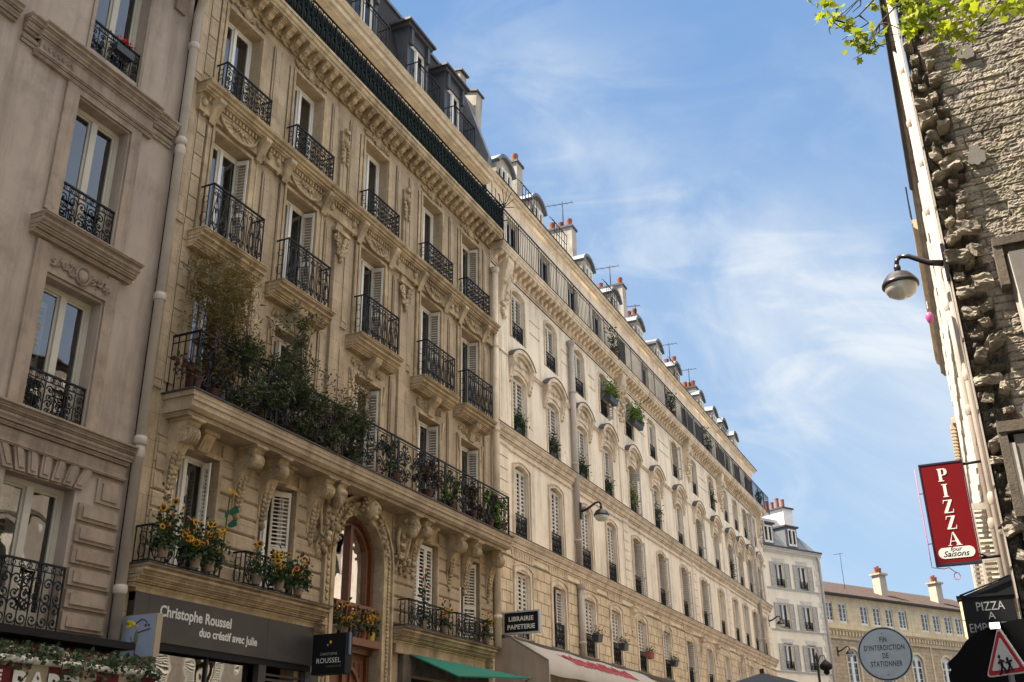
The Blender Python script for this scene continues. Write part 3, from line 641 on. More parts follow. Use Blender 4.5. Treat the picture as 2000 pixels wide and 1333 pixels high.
# upper string course under floor 4
mb = MB(); mb.box(12.05, 24.92, 0, .36, 14.045, 14.065)
moulding(mb, 12.08, 24.90, 14.045, [(.09, .35), (.05, .30), (.05, .26)]); mb.box(12.1, 24.9, 0, .10, 13.46, 13.85)
u = 12.3
while u < 24.8: mb.box(u - .028, u + .028, .10, .16, 13.74, 13.84); u += .10
B2.part('string_course', mb, [M_b2t])
for c in C12:
    mb = MB()
    for sg in (-1, 1):
        u = c + sg * .72; mb.extr([(.1, 13.84), (.32, 13.84), (.32, 13.76), (.22, 13.62), (.14, 13.44), (.1, 13.34)], u - .09, u + .09)
        mb.tube([(u, .30 - .03 * i, 13.80 - .05 * i) for i in range(6)], .03, 5)
        for k in range(4): mb.blob(u + sg * .21, .05, 13.66 - .07 * k, .06 - .008 * k, .06, .05, 6, 4, .3)
    festoon(mb, c, 13.73, 1.12, .33)
    mb.blob(c - 1.0, .12, 13.66, .08, .06, .09, 7, 5); mb.blob(c + 1.0, .12, 13.66, .08, .06, .09, 7, 5)
    B2.part('frieze_carving', mb, [M_b2t])
for i, c in enumerate(C12):
    mb = MB(); carving(mb, c, 16.60, 1.2, .30, 0.02, 0, 11 + i)
    mb.box(c - .62, c - .555, 0, .05, 14.08, 16.42); mb.box(c + .555, c + .62, 0, .05, 14.08, 16.42); mb.box(c - .555, c + .555, 0, .05, 16.355, 16.42)
    mb.box(c - .74, c - .62, 0, .025, 14.08, 16.4); mb.box(c + .62, c + .74, 0, .025, 14.08, 16.4)
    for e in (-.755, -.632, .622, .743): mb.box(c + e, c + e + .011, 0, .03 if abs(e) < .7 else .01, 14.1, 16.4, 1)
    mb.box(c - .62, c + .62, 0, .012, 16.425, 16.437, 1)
    B2.part('window_surround', mb, [M_b2t, SHADE_SOOT])
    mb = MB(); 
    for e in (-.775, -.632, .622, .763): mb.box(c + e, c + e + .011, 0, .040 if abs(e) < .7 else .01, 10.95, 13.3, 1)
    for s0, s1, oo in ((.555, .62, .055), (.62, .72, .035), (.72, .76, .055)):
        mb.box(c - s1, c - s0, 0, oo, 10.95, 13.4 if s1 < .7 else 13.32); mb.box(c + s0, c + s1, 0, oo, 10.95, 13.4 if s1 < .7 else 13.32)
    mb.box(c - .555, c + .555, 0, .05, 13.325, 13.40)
    B2.part('window_surround', mb, [M_b2t, SHADE_SOOT])
    mb = MB(); moulding(mb, c - .92, c + .92, 10.90, [(.09, .42), (.07, .37), (.07, .30), (.05, .22)]); mb.box(c - .94, c + .94, 0, .44, 10.901, 10.918)
    B2.part('window_sill', mb, [M_b2t])
    mb = MB()
    for s0, s1, oo in ((.555, .62, .055), (.62, .74, .035)):
        mb.box(c - s1, c - s0, 0, oo, 7.78, 10.18); mb.box(c + s0, c + s1, 0, oo, 7.78, 10.18)
    mb.box(c - .555, c + .555, 0, .05, 10.105, 10.18)
    carving(mb, c, 10.40, 1.3, .36, .01, 0, 40 + i); mb.extr([(.0, 10.62), (.34, 10.62), (.30, 10.5), (.14, 10.36), (.1, 10.16), (0, 10.12)], c - .13, c + .13)
    for sg in (-1, 1): mb.tube([(c + sg * (.72 - .02 * k), .05, 10.2 - .0 - .12 * k) for k in range(5)], .045, 5, taper=.4)
    B2.part('window_surround', mb, [M_b2t])
    B2.at('railing', cached(('railing', 'f4'), lambda: balconet(1.42, .70, .30, 'frieze'), [M_iron]), c, 0, 14.068)
    B2.at('railing', cached(('railing', 'f3'), lambda: balconet(1.5, 1.02, .36, 'lyre'), [M_iron]), c, 0, 10.92)
# pilaster strips and hanging ornaments
for u in (12.02, 14.3, 16.55, 17.3, 19.5, 20.15, 22.4, 24.55):
    for z0, z1 in ((7.8, 10.6), (11.0, 13.3), (14.1, 16.5)):
        mb = MB(); mb.box(u - .13, u + .13, 0, .035, z0, z1); mb.box(u - .085, u + .085, .035, .048, z0 + .15, z1 - .15)
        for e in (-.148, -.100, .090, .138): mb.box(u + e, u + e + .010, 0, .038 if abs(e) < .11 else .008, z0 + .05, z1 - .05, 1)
        B2.part('pilaster', mb, [M_b2, SHADE_SOOT])
for u in (16.93, 19.83):
    mb = MB(); mb.box(u - .16, u + .16, 0, .085, 7.8, 13.3); mb.box(u - .13, u + .13, 0, .07, 14.08, 15.95); mb.box(u - .028, u + .028, .07, .085, 14.1, 15.7); mb.box(u - .12, u + .12, 0, .06, 13.3, 14.08); B2.part('pilaster', mb, [M_b2])
for u in (16.93, 19.83):
    mb = MB()
    for sg in (-1, 1):
        mb.tube([(p[0], .13, p[2]) for p in spiral(u + sg * .2, 13.0, .12, 1.6, sg, pi / 2)], .03, 5)
        for k in range(4): mb.blob(u + sg * .10, .11, 12.9 - .08 * k, .07, .06, .06, 6, 4, .3)
    mb.box(u - .3, u + .3, 0, .16, 13.16, 13.24)
    mb.tube([(u + .22 * sin(t), .14, 12.9 - .16 * cos(t)) for t in [-1.3 + i * .26 for i in range(11)]], .035, 5)
    for k in range(3): mb.blob(u, .13, 12.7 - .1 * k, .09 - .02 * k, .06, .07, 7, 4, .2)
    B2.part('pilaster_capital', mb, [M_b2t])
    mb = MB(); mb.box(u - .09, u + .09, .085, .16, 15.9, 16.0)
    for sg in (-1, 1):
        for k in range(5): mb.blob(u + sg * (.13 - .012 * k), .10, 15.5 - .1 * k, .055, .05, .06, 6, 4, .3)
        mb.tube([(p[0], .1, p[2]) for p in spiral(u + sg * .1, 15.62, .08, 1.3, sg, pi / 2)], .025, 4)
    mb.blob(u, .11, 15.64, .08, .07, .1, 7, 5, .2)
    B2.part('pilaster_ornament', mb, [M_b2t])
# quoin strip at the left end and along the edge
mb = MB()
for i in range(24):
    z = 5.2 + i * .46
    if 7.3 < z < 7.8 or 13.4 < z < 14.0: continue
    mb.box(12.18, 12.40, 0, .028, z, z + .43)
mb.box(12.19, 12.39, 0, .006, 5.2, 16.0)
B2.part('quoin_strip', mb, [M_b2])
# windows of the four storeys
for i, c in enumerate(C12):
    for fl, (z0, z1) in enumerate(((14.08, 16.35), (10.92, 13.32), (7.76, 10.1), (4.86, 6.97))):
        if fl == 3 and c == 18.4: continue
        hh = z1 - z0
        fr = B2.at('window', cached(('window_frame', 'b2', fl), lambda: casement(1.1, hh, .06, mid=.08), [M_frame]), c, -.32, z0)
        B2.at('pane', cached(('pane', 'b2', fl), lambda: pane_mesh(1.1, hh), [M_glass], False), 0, .03, 0, fr)
        lv = cached(('shutter', 'b2', fl), lambda: louvre(.40, hh - .08, slat=.075, t=.045, breaks=(.45,)), [M_shut]); lv3 = cached(('shutter', 'b2n', fl), lambda: louvre(.30, hh - .08, slat=.07, t=.04, breaks=(.45,)), [M_shut])
        if fl == 3:
            if c == 21.27:
                cl = cached(('shutter', 'b2c'), lambda: louvre(1.04, hh - .06, slat=.085, cols=3, t=.06, breaks=(.35,)), [M_frame]); B2.at('shutter', cl, -.52, .20, .03, fr)
            else:
                if c > 14: B2.at('shutter', lv, .14, .07, .03, fr, rad(-30))
                else: B2.at('shutter', cached(('shutter', 'edge0'), lambda: louvre(.18, hh - .08, slat=.07, t=.035), [M_frame]), .44, .09, .03, fr, rad(-88))
                B2.at('shutter', cached(('shutter', 'edge0'), lambda: louvre(.18, hh - .08, slat=.07, t=.035), [M_frame]), -.545, .09, .03, fr, rad(-84))
        elif fl in (1, 2) or i == 4:
            B2.at('shutter', lv3, .46, .04, .03, fr, rad(-76)); 
            if i < 4 or fl: B2.at('shutter', cached(('shutter', 'edge', fl), lambda: louvre(.20, hh - .08, slat=.075, t=.04), [M_frame]), -.545, .09, .03, fr, rad(-82))
mb = MB()
for c, a, b, z0, z1 in ((21.27, -.5, .1, 14.1, 16.2), (13.2, -.5, -.05, 7.8, 10.0), (18.4, .1, .5, 11.0, 13.2), (21.27, -.5, 0, 7.8, 10.0), (23.55, -.5, .0, 11.0, 13.2), (13.2, .1, .5, 14.1, 16.2), (15.5, .2, .5, 14.1, 16.2), (18.4, -.5, .3, 14.1, 16.2), (15.5, -.5, -.1, 7.8, 10.0)):
    mb.box(c + a, c + b, -.64, -.62, z0, z1)
B2.part('curtain', mb, [M_curt])
# long balcony
mb = MB(); O = .68
mb.box(12.2, 24.84, 0, O, 7.63, 7.72)
mb.extr([(0, 7.40), (O - .10, 7.40), (O - .04, 7.46), (O - .04, 7.54), (O - .01, 7.56), (O - .01, 7.63), (0, 7.63)], 12.24, 24.80)
mb.box(12.30, 24.74, 0, O - .16, 7.33, 7.399)
B2.part('balcony_slab', mb, [M_b2])
mb = MB(); mb.box(12.16, 24.88, 0, O + .03, 7.7205, 7.745); B2.part('slab_edge', mb, [M_lead])
u = 12.26; ws = [1.9, .3, 1.9, .3, 1.9, .3, 1.9, .3, 1.8, .3, 1.58]
for w_ in ws:
    st = 'grand' if w_ > 1 else 'bars'
    B2.at('balcony_railing', cached(('railing', 'slab', w_), lambda: iron_panel(w_, 1.08, st), [M_iron]), u + w_ / 2, .62, 7.745); u += w_
for uu in (12.27, 24.72):
    o_ = B2.at('balcony_railing', cached(('railing', 'return'), lambda: iron_panel(.6, 1.08, 'bars'), [M_iron]), uu, .31, 7.745, None, pi / 2)
for u, big_ in ((12.55, 1), (14.28, 1), (15.02, 1), (16.55, 1), (16.98, 2), (20.02, 2), (20.58, 1), (22.38, 1), (23.2, 1), (24.55, 1)):
    mb = MB(); console(mb, u, .27, 7.328, 1.12, .52)
    if big_ == 2:
        R_ = random.Random(int(u * 9))
        mb.blob(u, .36, 6.98, .15, .16, .20, 9, 7, .04); mb.blob(u, .40, 7.12, .19, .15, .12, 9, 5, .2)
        mb.blob(u, .50, 6.96, .03, .04, .05, 6, 4, .05)
        for k in range(26): mb.blob(u + R_.uniform(-.26, .26), R_.uniform(.05, .3), 6.9 - R_.uniform(-.3, 1.0), R_.uniform(.04, .08), .06, R_.uniform(.04, .09), 6, 4, .35, 0, R_.uniform(0, 3))
        for sg in (-1, 1): mb.tube([(u + sg * (.2 + .05 * sin(i)), .16 - .01 * i, 7.0 - .13 * i) for i in range(9)], .05, 5, taper=.5)
    B2.part('balcony_console', mb, [M_b2t])
for c in C12:
    if c == 18.4: continue
    mb = MB(); mb.extr([(0, 7.32), (.26, 7.32), (.26, 7.24), (.2, 7.14), (.12, 6.98), (0, 6.96)], c - .14, c + .14); mb.box(c - .2, c + .2, 0, .29, 7.26, 7.325)
    mb.tube([(c - .07, .22, 7.22), (c - .07, .12, 7.0)], .025, 4); mb.tube([(c + .07, .22, 7.22), (c + .07, .12, 7.0)], .025, 4)
    surround(mb, c, 1.1, 4.86, 6.97, 0, .07, .05); B2.part('window_surround', mb, [M_b2t])
# entresol rustication
segs = [(12.22, 12.58), (13.82, 14.88), (16.12, 17.0), (19.72, 20.65), (21.89, 22.93), (24.17, 24.88)]
for a0, a1 in segs:
    mb = MB(); z = 4.92; mb.box(a0 + .01, a1 - .01, 0, .008, 4.92, 7.2)
    while z < 7.0: mb.extr([(0, z), (.03, z), (.05, z + .03), (.05, z + .24), (.03, z + .27), (0, z + .27)], a0, a1); z += .30
    mb.box(a0, a1, 0, .03, 7.03, 7.27); B2.part('rusticated_blocks', mb, [M_b2])
# arch surround and head
mb = MB(); surround(mb, 18.36, 1.88, 0, 7.0, .93, .12, .10); surround(mb, 18.36, 2.14, 0, 7.13, 1.06, .20, .07); surround(mb, 18.36, 2.56, 0, 7.34, 1.27, .06, .12)
for i in range(34):
    t = i / 33 * pi; R_ = 1.17
    mb.blob(18.36 - R_ * cos(t), .09, 6.07 + R_ * sin(t), .05, .035, .05, 5, 3, .25)
for sg in (-1, 1):
    z = 3.0
    while z < 6.0: mb.blob(18.36 + sg * 1.17, .085, z, .07, .03, .035, 6, 3, .1, 0, .7 * sg); mb.blob(18.36 + sg * 1.17, .085, z + .055, .07, .03, .035, 6, 3, .1, 0, -.7 * sg); z += .16
B2.part('arch_surround', mb, [M_b2t])
mb = MB(); mb.blob(18.36, .30, 7.10, .15, .20, .22, 12, 10, .02); mb.blob(18.36, .50, 7.09, .032, .05, .055, 6, 4, .05); mb.blob(18.36, .46, 6.99, .05, .03, .018, 7, 3, .02); mb.blob(18.36, .42, 6.91, .06, .05, .05, 7, 5, .03)
for sg in (-1, 1): mb.blob(18.36 + sg * .06, .47, 7.15, .032, .02, .014, 7, 4, .02); mb.blob(18.36 + sg * .065, .475, 7.185, .045, .02, .012, 6, 3, .05)
RH = random.Random(3)
for k in range(46):
    t = RH.uniform(-.5, pi + .5); q = RH.uniform(.17, .27); mb.blob(18.36 + q * cos(t), RH.uniform(.18, .36), 7.12 + q * 1.05 * sin(t), RH.uniform(.03, .06), .05, RH.uniform(.02, .035), 6, 4, .3, 0, t)
carving(mb, 18.36, 7.04, 1.7, .40, .1, 0, 77, False)
for sg in (-1, 1):
    for k in range(14): mb.blob(18.36 + sg * (.26 + .055 * k), .14 + .02 * (k % 2), 7.18 - .005 * k * k - .03 * (k % 3), .06, .06, .035, 6, 4, .35, 0, sg * k)
B2.part('keystone_head', mb, [M_b2t])
# door with arched window
dr = B2.at('entrance_door', (lambda m: m.mesh('entrance_door', [M_door]))((lambda mb: (mb.box(-.93, .93, -.06, 0, 0, 4.28), mb.box(-.93, .93, 0, .16, 4.28, 4.36), mb.box(-.93, .93, 0, .12, 4.18, 4.28),
    [mb.box(x - .25, x + .25, 0, .04, z0, z1) for x in (-.5, .5) for z0, z1 in ((1.0, 2.2), (2.5, 3.2), (3.35, 4.05))],
    [mb.box(x - .05, x + .05, 0, .07, 0, 4.15) for x in (-.86, -.02, .86)], surround(mb, 0, 1.0, 2.6, 3.9, .4, .08, .10),
    [mb.box(x - .02, x + .02, .04, .06, 3.4, 4.0) for x in (-.6, -.4, .4, .6)], mb)[-1])(MB())), 18.36, -.26, 0)
mb = MB(); surround(mb, 0, 1.56, 4.36, 6.92, .78, .09, .12, -.04); surround(mb, 0, 1.30, 4.36, 6.79, .65, .05, .08, -.04)
mb.box(-.05, .05, -.03, .10, 4.4, 6.8); mb.box(-.65, .65, -.03, .07, 5.12, 5.20); mb.box(-.93, .93, 0, .20, 4.36, 4.44)
fr = B2.at('arched_window', mb.mesh('arched_window', [M_door]), 18.36, -.26, 0)
mb = MB(); p = arc_pts(0, 1.56, 6.14, .78, 14); mb.quad([(-.78, 0, 4.4)] + [(x, 0, z) for x, z in p] + [(.78, 0, 4.4)]); B2.at('pane', mb.mesh('pane', [M_glass], False), 0, 0.01, 0, fr)
mb = MB(); mb.box(-.75, .75, .24, .30, 5.06, 5.13)
for k in range(9): x = -.68 + k * .17; mb.lathe([(.02, 4.45), (.045, 4.58), (.05, 4.66), (.02, 4.78), (.018, 4.9), (.035, 5.02), (.03, 5.06)], (x, .27), 8)
mb.box(-.9, .9, .04, .34, 4.30, 4.45)
B2.at('balustrade', mb.mesh('balustrade', [M_door]), 18.36, -.26, 0)
# shop cornices
for a0, a1 in ((11.95, 16.95), (19.75, 24.5)):
    mb = MB(); moulding(mb, a0, a1, 4.84, [(.05, .40), (.09, .36), (.05, .30), (.05, .24), (.06, .16)]); mb.box(a0 - .02, a1 + .02, 0, .42, 4.8405, 4.86, 1)
    mb.box(a0 + .1, a1 - .1, 0, .12, 4.3, 4.535); B2.part('shop_cornice', mb, [M_b2t, M_lead])
for u in (16.88, 24.35): mb = MB(); console(mb, u, .14, 4.55, .5, .28, 0, False); B2.part('shop_console', mb, [M_b2t])
for c in (13.0 - .15, 15.15, 20.83, 23.1):
    B2.at('railing', cached(('railing', 'ent'), lambda: balconet(1.68, .60, .33, 'lyre'), [M_iron]), c, 0, 4.862)
# shop front left : fascia, text, window
mb = MB(); mb.box(12.05, 16.75, 0, .14, 3.74, 4.44); mb.box(12.36, 12.375, .14, .143, 3.74, 4.44); mb.box(15.35, 15.365, .14, .143, 3.74, 4.44); mb.box(12.05, 16.75, .0, .12, 3.63, 3.74, 1)
mb.box(12.05, 12.65, 0, .10, 0, 3.63); mb.box(15.2, 15.4, 0, .12, 0, 3.63); mb.box(16.6, 17.0, 0, .12, 0, 3.63)
fs = B2.part('shop_fascia', mb, [M_fascia, M_blk])
lettering('Christophe Roussel', .235, fs, (12.60, -.145, 4.14), M_letter, bold=.006, sx=.93)
lettering('duo cr\u00e9atif avec Julie', .19, fs, (13.55, -.145, 3.93), M_letter, bold=.005, sx=.95)
mb = MB(); mb.quad([(12.65, -.06, .4), (15.2, -.06, .4), (15.2, -.06, 3.63), (12.65, -.06, 3.63)]); B2.part('shop_pane', mb, [M_glass], recalc=False)
mb = MB(); mb.box(14.0, 14.04, -.08, -.02, .4, 3.63); mb.box(12.65, 15.2, -.1, .0, .2, .4); B2.part('shop_window_frame', mb, [M_fascia])
mb = MB()
for k in range(16): mb.box(15.46, 16.54, -.02, .05, 2.2 + k * .085, 2.24 + k * .085)
mb.box(15.4, 15.46, -.02, .08, 1.9, 3.62); mb.box(16.54, 16.6, -.02, .08, 1.9, 3.62); B2.part('ventilation_grille', mb, [M_fascia])
mb = MB(); mb.box(20.4, 24.5, 0, .10, 3.9, 4.22); mb.box(20.15, 20.5, 0, .14, 0, 4.3); B2.part('shop_fascia', mb, [M_dkstone])
# mansard roof
mb = MB(); mb.prism([(-.55, 19.33), (-.7, 19.33), (-1.35, 23.5), (-1.2, 23.5)], 0, 0)
mb = MB(); mb.extr([(-.50, 19.33), (-1.30, 23.45), (-8, 23.9), (-8, 19.33)], 11.8, 24.9); B2.part('mansard_roof', mb, [M_slate])
mb = MB(); mb.box(11.8, 24.8, -1.40, -1.24, 23.40, 23.50); B2.part('roof_edge', mb, [M_zinc])
for c in (13.2, 15.5, 18.4, 21.3, 23.6):
    mb = MB(); f0 = -.58
    mb.box(-.62, -.46, -1.4, f0, 19.4, 22.3); mb.box(.46, .62, -1.4, f0, 19.4, 22.3); mb.box(-.46, .46, -1.4, f0, 21.9, 22.3); mb.box(-.46, .46, -1.4, f0, 19.4, 19.9)
    mb.box(-.80, .80, -1.5, f0 + .18, 22.42, 22.50, 1); mb.box(-.72, .72, -1.5, f0 + .10, 22.3, 22.42, 0); mb.box(-.56, -.42, f0, f0 + .10, 21.7, 22.25); mb.box(.42, .56, f0, f0 + .10, 21.7, 22.25)
    d = B2.at('dormer', mb.mesh('dormer', [mat('dark_zinc', (.055, .058, .066), .6, .2, 3), M_lead]), c, 0, 0)
    B2.at('window_frame', cached(('dormer_frame',), lambda: casement(.92, 2.0, .06), [M_frame]), 0, f0 - .12, 19.9, d)
    B2.at('pane', cached(('dormer_pane',), lambda: pane_mesh(.92, 2.0), [M_glassd], False), 0, f0 - .09, 19.9, d)
    B2.at('railing', cached(('dormer_rail',), lambda: balconet(1.35, .95, .40, 'bars'), [M_iron]), 0, f0, 19.9, d)
mb = MB(); mb.prism([(0, 0)], 0, 0) if 0 else None
def yz(mb, poly, x0, x1, mi=0): mb.extr([(-(y - FY), z) for y, z in poly], x0, x1, mi)
yz(mb, [(12.15, 19.3), (12.0, 20.15), (12.85, 22.75), (13.4, 23.5), (18, 23.7), (18, 19.3)], 24.9, 25.15); B2.part('party_wall', mb, [M_zinc])
mb = MB(); yz(mb, [(13.25, 19.6), (13.25, 24.2), (14.0, 24.35), (14.0, 19.6)], 25.3, 25.75); yz(mb, [(13.15, 24.2), (13.15, 24.27), (14.1, 24.43), (14.1, 24.35)], 25.25, 25.8, 1)
yz(mb, [(12.72, 19.6), (12.55, 23.0), (13.2, 23.2), (13.2, 19.6)], 25.16, 25.6); yz(mb, [(12.5, 23.0), (12.5, 23.08), (13.24, 23.3), (13.24, 23.2)], 25.1, 25.66, 1)
ch = B2.part('chimney', mb, [M_chim, M_lead])
mb = MB(); mb.lathe([(.12, 23.9), (.13, 24.4), (.10, 24.75), (.12, 24.8)], (25.2, -2.6), 10); B2.part('chimney_pot', mb, [M_pot], ch)

# ================================================================== BUILDING 3: long cream building
B3 = Bld('long_cream_building', 'long cream apartment building with louvred shutters, arched window hoods and continuous top balcony', (24.95, FY, 0), 0, 24.95)
C3 = [26.94, 29.65, 32.3, 34.9, 37.8, 41.0, 44.4, 47.7, 51.0, 54.0, 56.3, 58.6, 60.9]
E3 = 63.1; w3 = 1.0
FL = [(14.42, 16.12, .16), (11.28, 13.22, .14), (8.15, 10.33, .14), (5.38, 7.27, .14)]
hs = []
for c in C3:
    for z0, z1, r in FL: hs.append((c - .5, c + .5, z0, z1))
mb = MB(); wall(mb, 24.95, E3, 3.0, 17.0, hs, .34, .25)
for c in C3:
    for z0, z1, r in FL: spandrel(mb, c, 1.0, z1, r, -.338, -.0008)
mb.quad([(E3, 0, 0), (E3, -12, 0), (E3, -12, 16.7), (E3, 0, 16.7)]); mb.box(24.95, E3 - .01, -11, -.7, 0, 16.69)
B3.part('wall', mb, [M_b3, M_room])
for k, (z0, z1, r) in enumerate(FL):
    t_ = .16 if k == 3 else .10; mb = MB(); surround(mb, 0, 1.0, 0, z1 - z0, r, t_, .04)
    if k >= 2: surround(mb, 0, 1.0 + 2 * t_, 0, z1 - z0 + t_ * .9, r, .04, .065)
    m_ = mb.mesh('window_surround', [M_b3t])
    for c in C3: B3.at('window_surround', m_, c, 0, z0)
# F3 hoods
def hood():
    mb = MB(); w = 1.72; z = 0.0
    inn = arc_pts(0, w - .1, .42, .38, 14); ou = arc_pts(0, w, .50, .42, 14)
    for i in range(14): mb.prism([inn[i], inn[i + 1], ou[i + 1], ou[i]], 0, .22)
    i2 = arc_pts(0, w - .28, .34, .36, 14)
    for i in range(14): mb.prism([i2[i], i2[i + 1], inn[i + 1], inn[i]], 0, .14)
    i3 = arc_pts(0, 1.24, .10, .15, 14)
    for i in range(14): mb.prism([i3[i], i3[i + 1], i2[i + 1], i2[i]], 0, .05)
    for sg in (-1, 1):
        x = sg * .74; mb.extr([(0, .45), (.24, .45), (.24, .34), (.14, .18), (.12, .0), (.06, -.25), (0, -.3)], x - .09, x + .09)
        for k in range(3): mb.blob(x, .1 - .02 * k, .0 - .12 * k, .07 - .012 * k, .05, .06, 6, 4, .25)
    carving(mb, 0, .48, 1.1, .26, .05, 0, 9, False); mb.blob(0, .07, .5, .12, .05, .13, 8, 5, .1); 
    for k in range(12): mb.blob(-.5 + k * .09, .06, .44 + .14 * sin(k * pi / 11), .04, .03, .045, 5, 3, .3)
    return mb
mb = MB(); ou = arc_pts(0, 1.76, .50, .43, 14, ex=.02); iu = arc_pts(0, 1.76, .50, .43, 14)
for i in range(14): mb.prism([iu[i], iu[i + 1], ou[i + 1], ou[i]], 0, .235)
leadm = mb.mesh('hood_flashing', M_lead); hoodm = hood().mesh('window_hood', M_b3t)
for c in C3:
    hd = B3.at('window_hood', hoodm, c, .0, 13.12); B3.at('flashing', leadm, 0, 0.003, 0.002, hd)
for a, b in zip([24.95] + C3, C3 + [E3]):
    mb = MB(); a0 = a + .86 if a > 25 else a; b0 = b - .86 if b < E3 else b
    moulding(mb, a0, b0, 13.62, [(.03, .09), (.05, .06)])
    if b0 - a0 > .5:
        for z in (15.65,): mb.box(a0 + .1, b0 - .1, 0, .02, 15.1, 15.13); mb.box(a0 + .1, b0 - .1, 0, .02, 15.55, 15.58)
    B3.part('string_course', mb, [M_b3t])
for z, nm in ((11.20, 0), (8.10, 1)):
    mb = MB(); moulding(mb, 24.97, E3 + .05, z, [(.10, .22), (.06, .18), (.12, .12), (.05, .06)]); moulding(mb, 24.97, E3, z - .52, [(.04, .05)])
    mb.box(24.97, E3 + .05, 0, .24, z + .001, z + .018, 1); B3.part('string_course', mb, [M_b3t, M_lead])
# blocks of the first floor
mb = MB(); bl = MB(); z = 5.25; r_ = 0
mb.box(24.98, E3, 0, .012, 5.2, 5.38) if 0 else None
while z < 7.42:
    u = 25.0 + (0 if r_ % 2 else -.27)
    while u < E3:
        a, b = max(u, 25.0), min(u + .53, E3); 
        parts = [(a, b)]
        for c in C3:
            hw = .70
            if z > 7.15 or z < 5.38 - .3: continue
            nn = []
            for p, q in parts:
                if q <= c - hw or p >= c + hw: nn.append((p, q)); continue
                if p < c - hw: nn.append((p, c - hw))
                if q > c + hw: nn.append((c + hw, q))
            parts = nn
        for p, q in parts:
            if q - p > .08: mb.box(p + .012, q - .012, 0, .022, z + .012, z + .305)
        u += .54
    z += .32; r_ += 1
B3.part('stone_blocks', mb, [M_b3blk])
mb = MB(); mb.box(24.97, E3, 0, .004, 5.15, 7.52)
mbj = MB(); wall(mbj, 24.97, E3, 5.15, 7.55, [(c - .5, c + .5, 5.38, 7.27) for c in C3], .001, 0); mbj.v = [(x, y - .004, z) for x, y, z in mbj.v]
B3.part('joint_bed', mbj, [mat('tan_mortar', (.30, .22, .135), .95, .2, 5)], recalc=False)
# voussoirs
mb = MB()
for k in range(-4, 5): x = k * .16; s_ = k * .02; mb.prism([(x - .065, 0), (x + .065, 0), (x + .07 + s_, .24), (x - .07 + s_, .24)], .004, .04)
mb.box(-.66, .66, .004, .015, .0, .235); vsm = mb.mesh('voussoirs', [M_b3blk])
for c in C3: B3.at('voussoirs', vsm, c, 0, 7.50)
# cornice
mb = MB(); O = .46
mb.box(24.97, E3 + .1, 0, O, 16.92, 17.0); mb.extr([(0, 16.74), (O - .07, 16.74), (O - .06, 16.80), (O - .02, 16.84), (O - .02, 16.92), (0, 16.92)], 24.97, E3 + .05); mb.box(24.97, E3, 0, .06, 16.44, 16.74)
u = 25.12
while u < E3:
    mb.extr([(.05, 16.735), (.36, 16.735), (.36, 16.68), (.30, 16.62), (.18, 16.60), (.12, 16.50), (.05, 16.47)], u - .08, u + .08); mb.box(u - .09, u + .09, .05, .37, 16.715, 16.737); u += .36
mb.box(24.97, E3, 0, .03, 16.36, 16.43); mb.box(24.97, E3, .001, .035, 16.345, 16.36, 1)
mb.box(24.95, E3 + .12, 0, O + .02, 17.001, 17.02, 1)
B3.part('cornice', mb, [M_b3t, M_lead])
u = 24.6
while u < E3 + .1: B3.at('balcony_railing', cached(('railing', 'b3'), lambda: iron_panel(1.6, 1.15, 'bars'), [M_iron]), u + .8, .42, 17.02); u += 1.6
B3.at('balcony_railing', cached(('railing', 'b3e'), lambda: iron_panel(.42, 1.15, 'bars'), [M_iron]), E3 + .1, .21, 17.02, None, pi / 2)
for u0_, u1_ in ((36.0, 36.8), (44.9, 45.6), (46.0, 47.0), (47.3, 48.6), (52.0, 53.3), (55.4, 56.8), (58.3, 60.0)):
    mb = MB(); mb.box(u0_, u1_, .38, .39, 17.06, 18.0); B3.part('balcony_screen', mb, [mat('pale_canvas_screen', (.07, .065, .06), .9, .5, 3)])
mb = MB()
for k in range(7): mb.tube([(24.95, .50, 18.1), (24.95 - .0, .50 + .35 * cos(k * .5 - .3), 18.1 + .6 * sin(k * .5 - .3) + .1)], .012, 4)
for k in range(4): mb.box(24.9, 24.915, .10 + k * .13, .115 + k * .13, 17.0, 19.1 - .25 * k)
mb.box(24.9, 24.92, .1, .6, 17.6, 17.62); mb.box(24.9, 24.92, .1, .6, 18.2, 18.22)
B3.part('spiked_divider', mb, [M_iron])
hA = [(c - .5, c + .5, 17.1, 18.75) for c in C3]
mb = MB(); wall(mb, 24.95, E3 - .3, 16.7, 19.3, hA, .22, .4); mb.v = [(x, y + .1, z) for x, y, z in mb.v]; mb.quad([(E3 - .3, -.1, 16.6), (E3 - .3, -9, 16.6), (E3 - .3, -9, 19.2), (E3 - .3, -.1, 19.2)])
B3.part('attic_wall', mb, [M_b3, M_room])
mb = MB(); moulding(mb, 24.95, E3 - .2, 19.50, [(.06, .22), (.06, .12)]); mb.box(24.95, E3 - .2, 0, .26, 19.501, 19.52, 1); mb.box(24.95, E3 - .2, -.2, -.09, 19.28, 19.5)
B3.part('attic_cornice', mb, [M_b3, M_lead])
for c in C3: B3.at('attic_window', cached(('attic_win',), lambda: louvre(1.0, 1.65, slat=.08, cols=2), [M_shutg]), c - .5, -.25, 17.1)
mb = MB(); mb.extr([(-.2, 19.5), (-.9, 20.9), (-3, 22.0), (-9, 22.2), (-9, 19.5)], 25.1, E3 - .3); B3.part('roof', mb, [M_zinc])
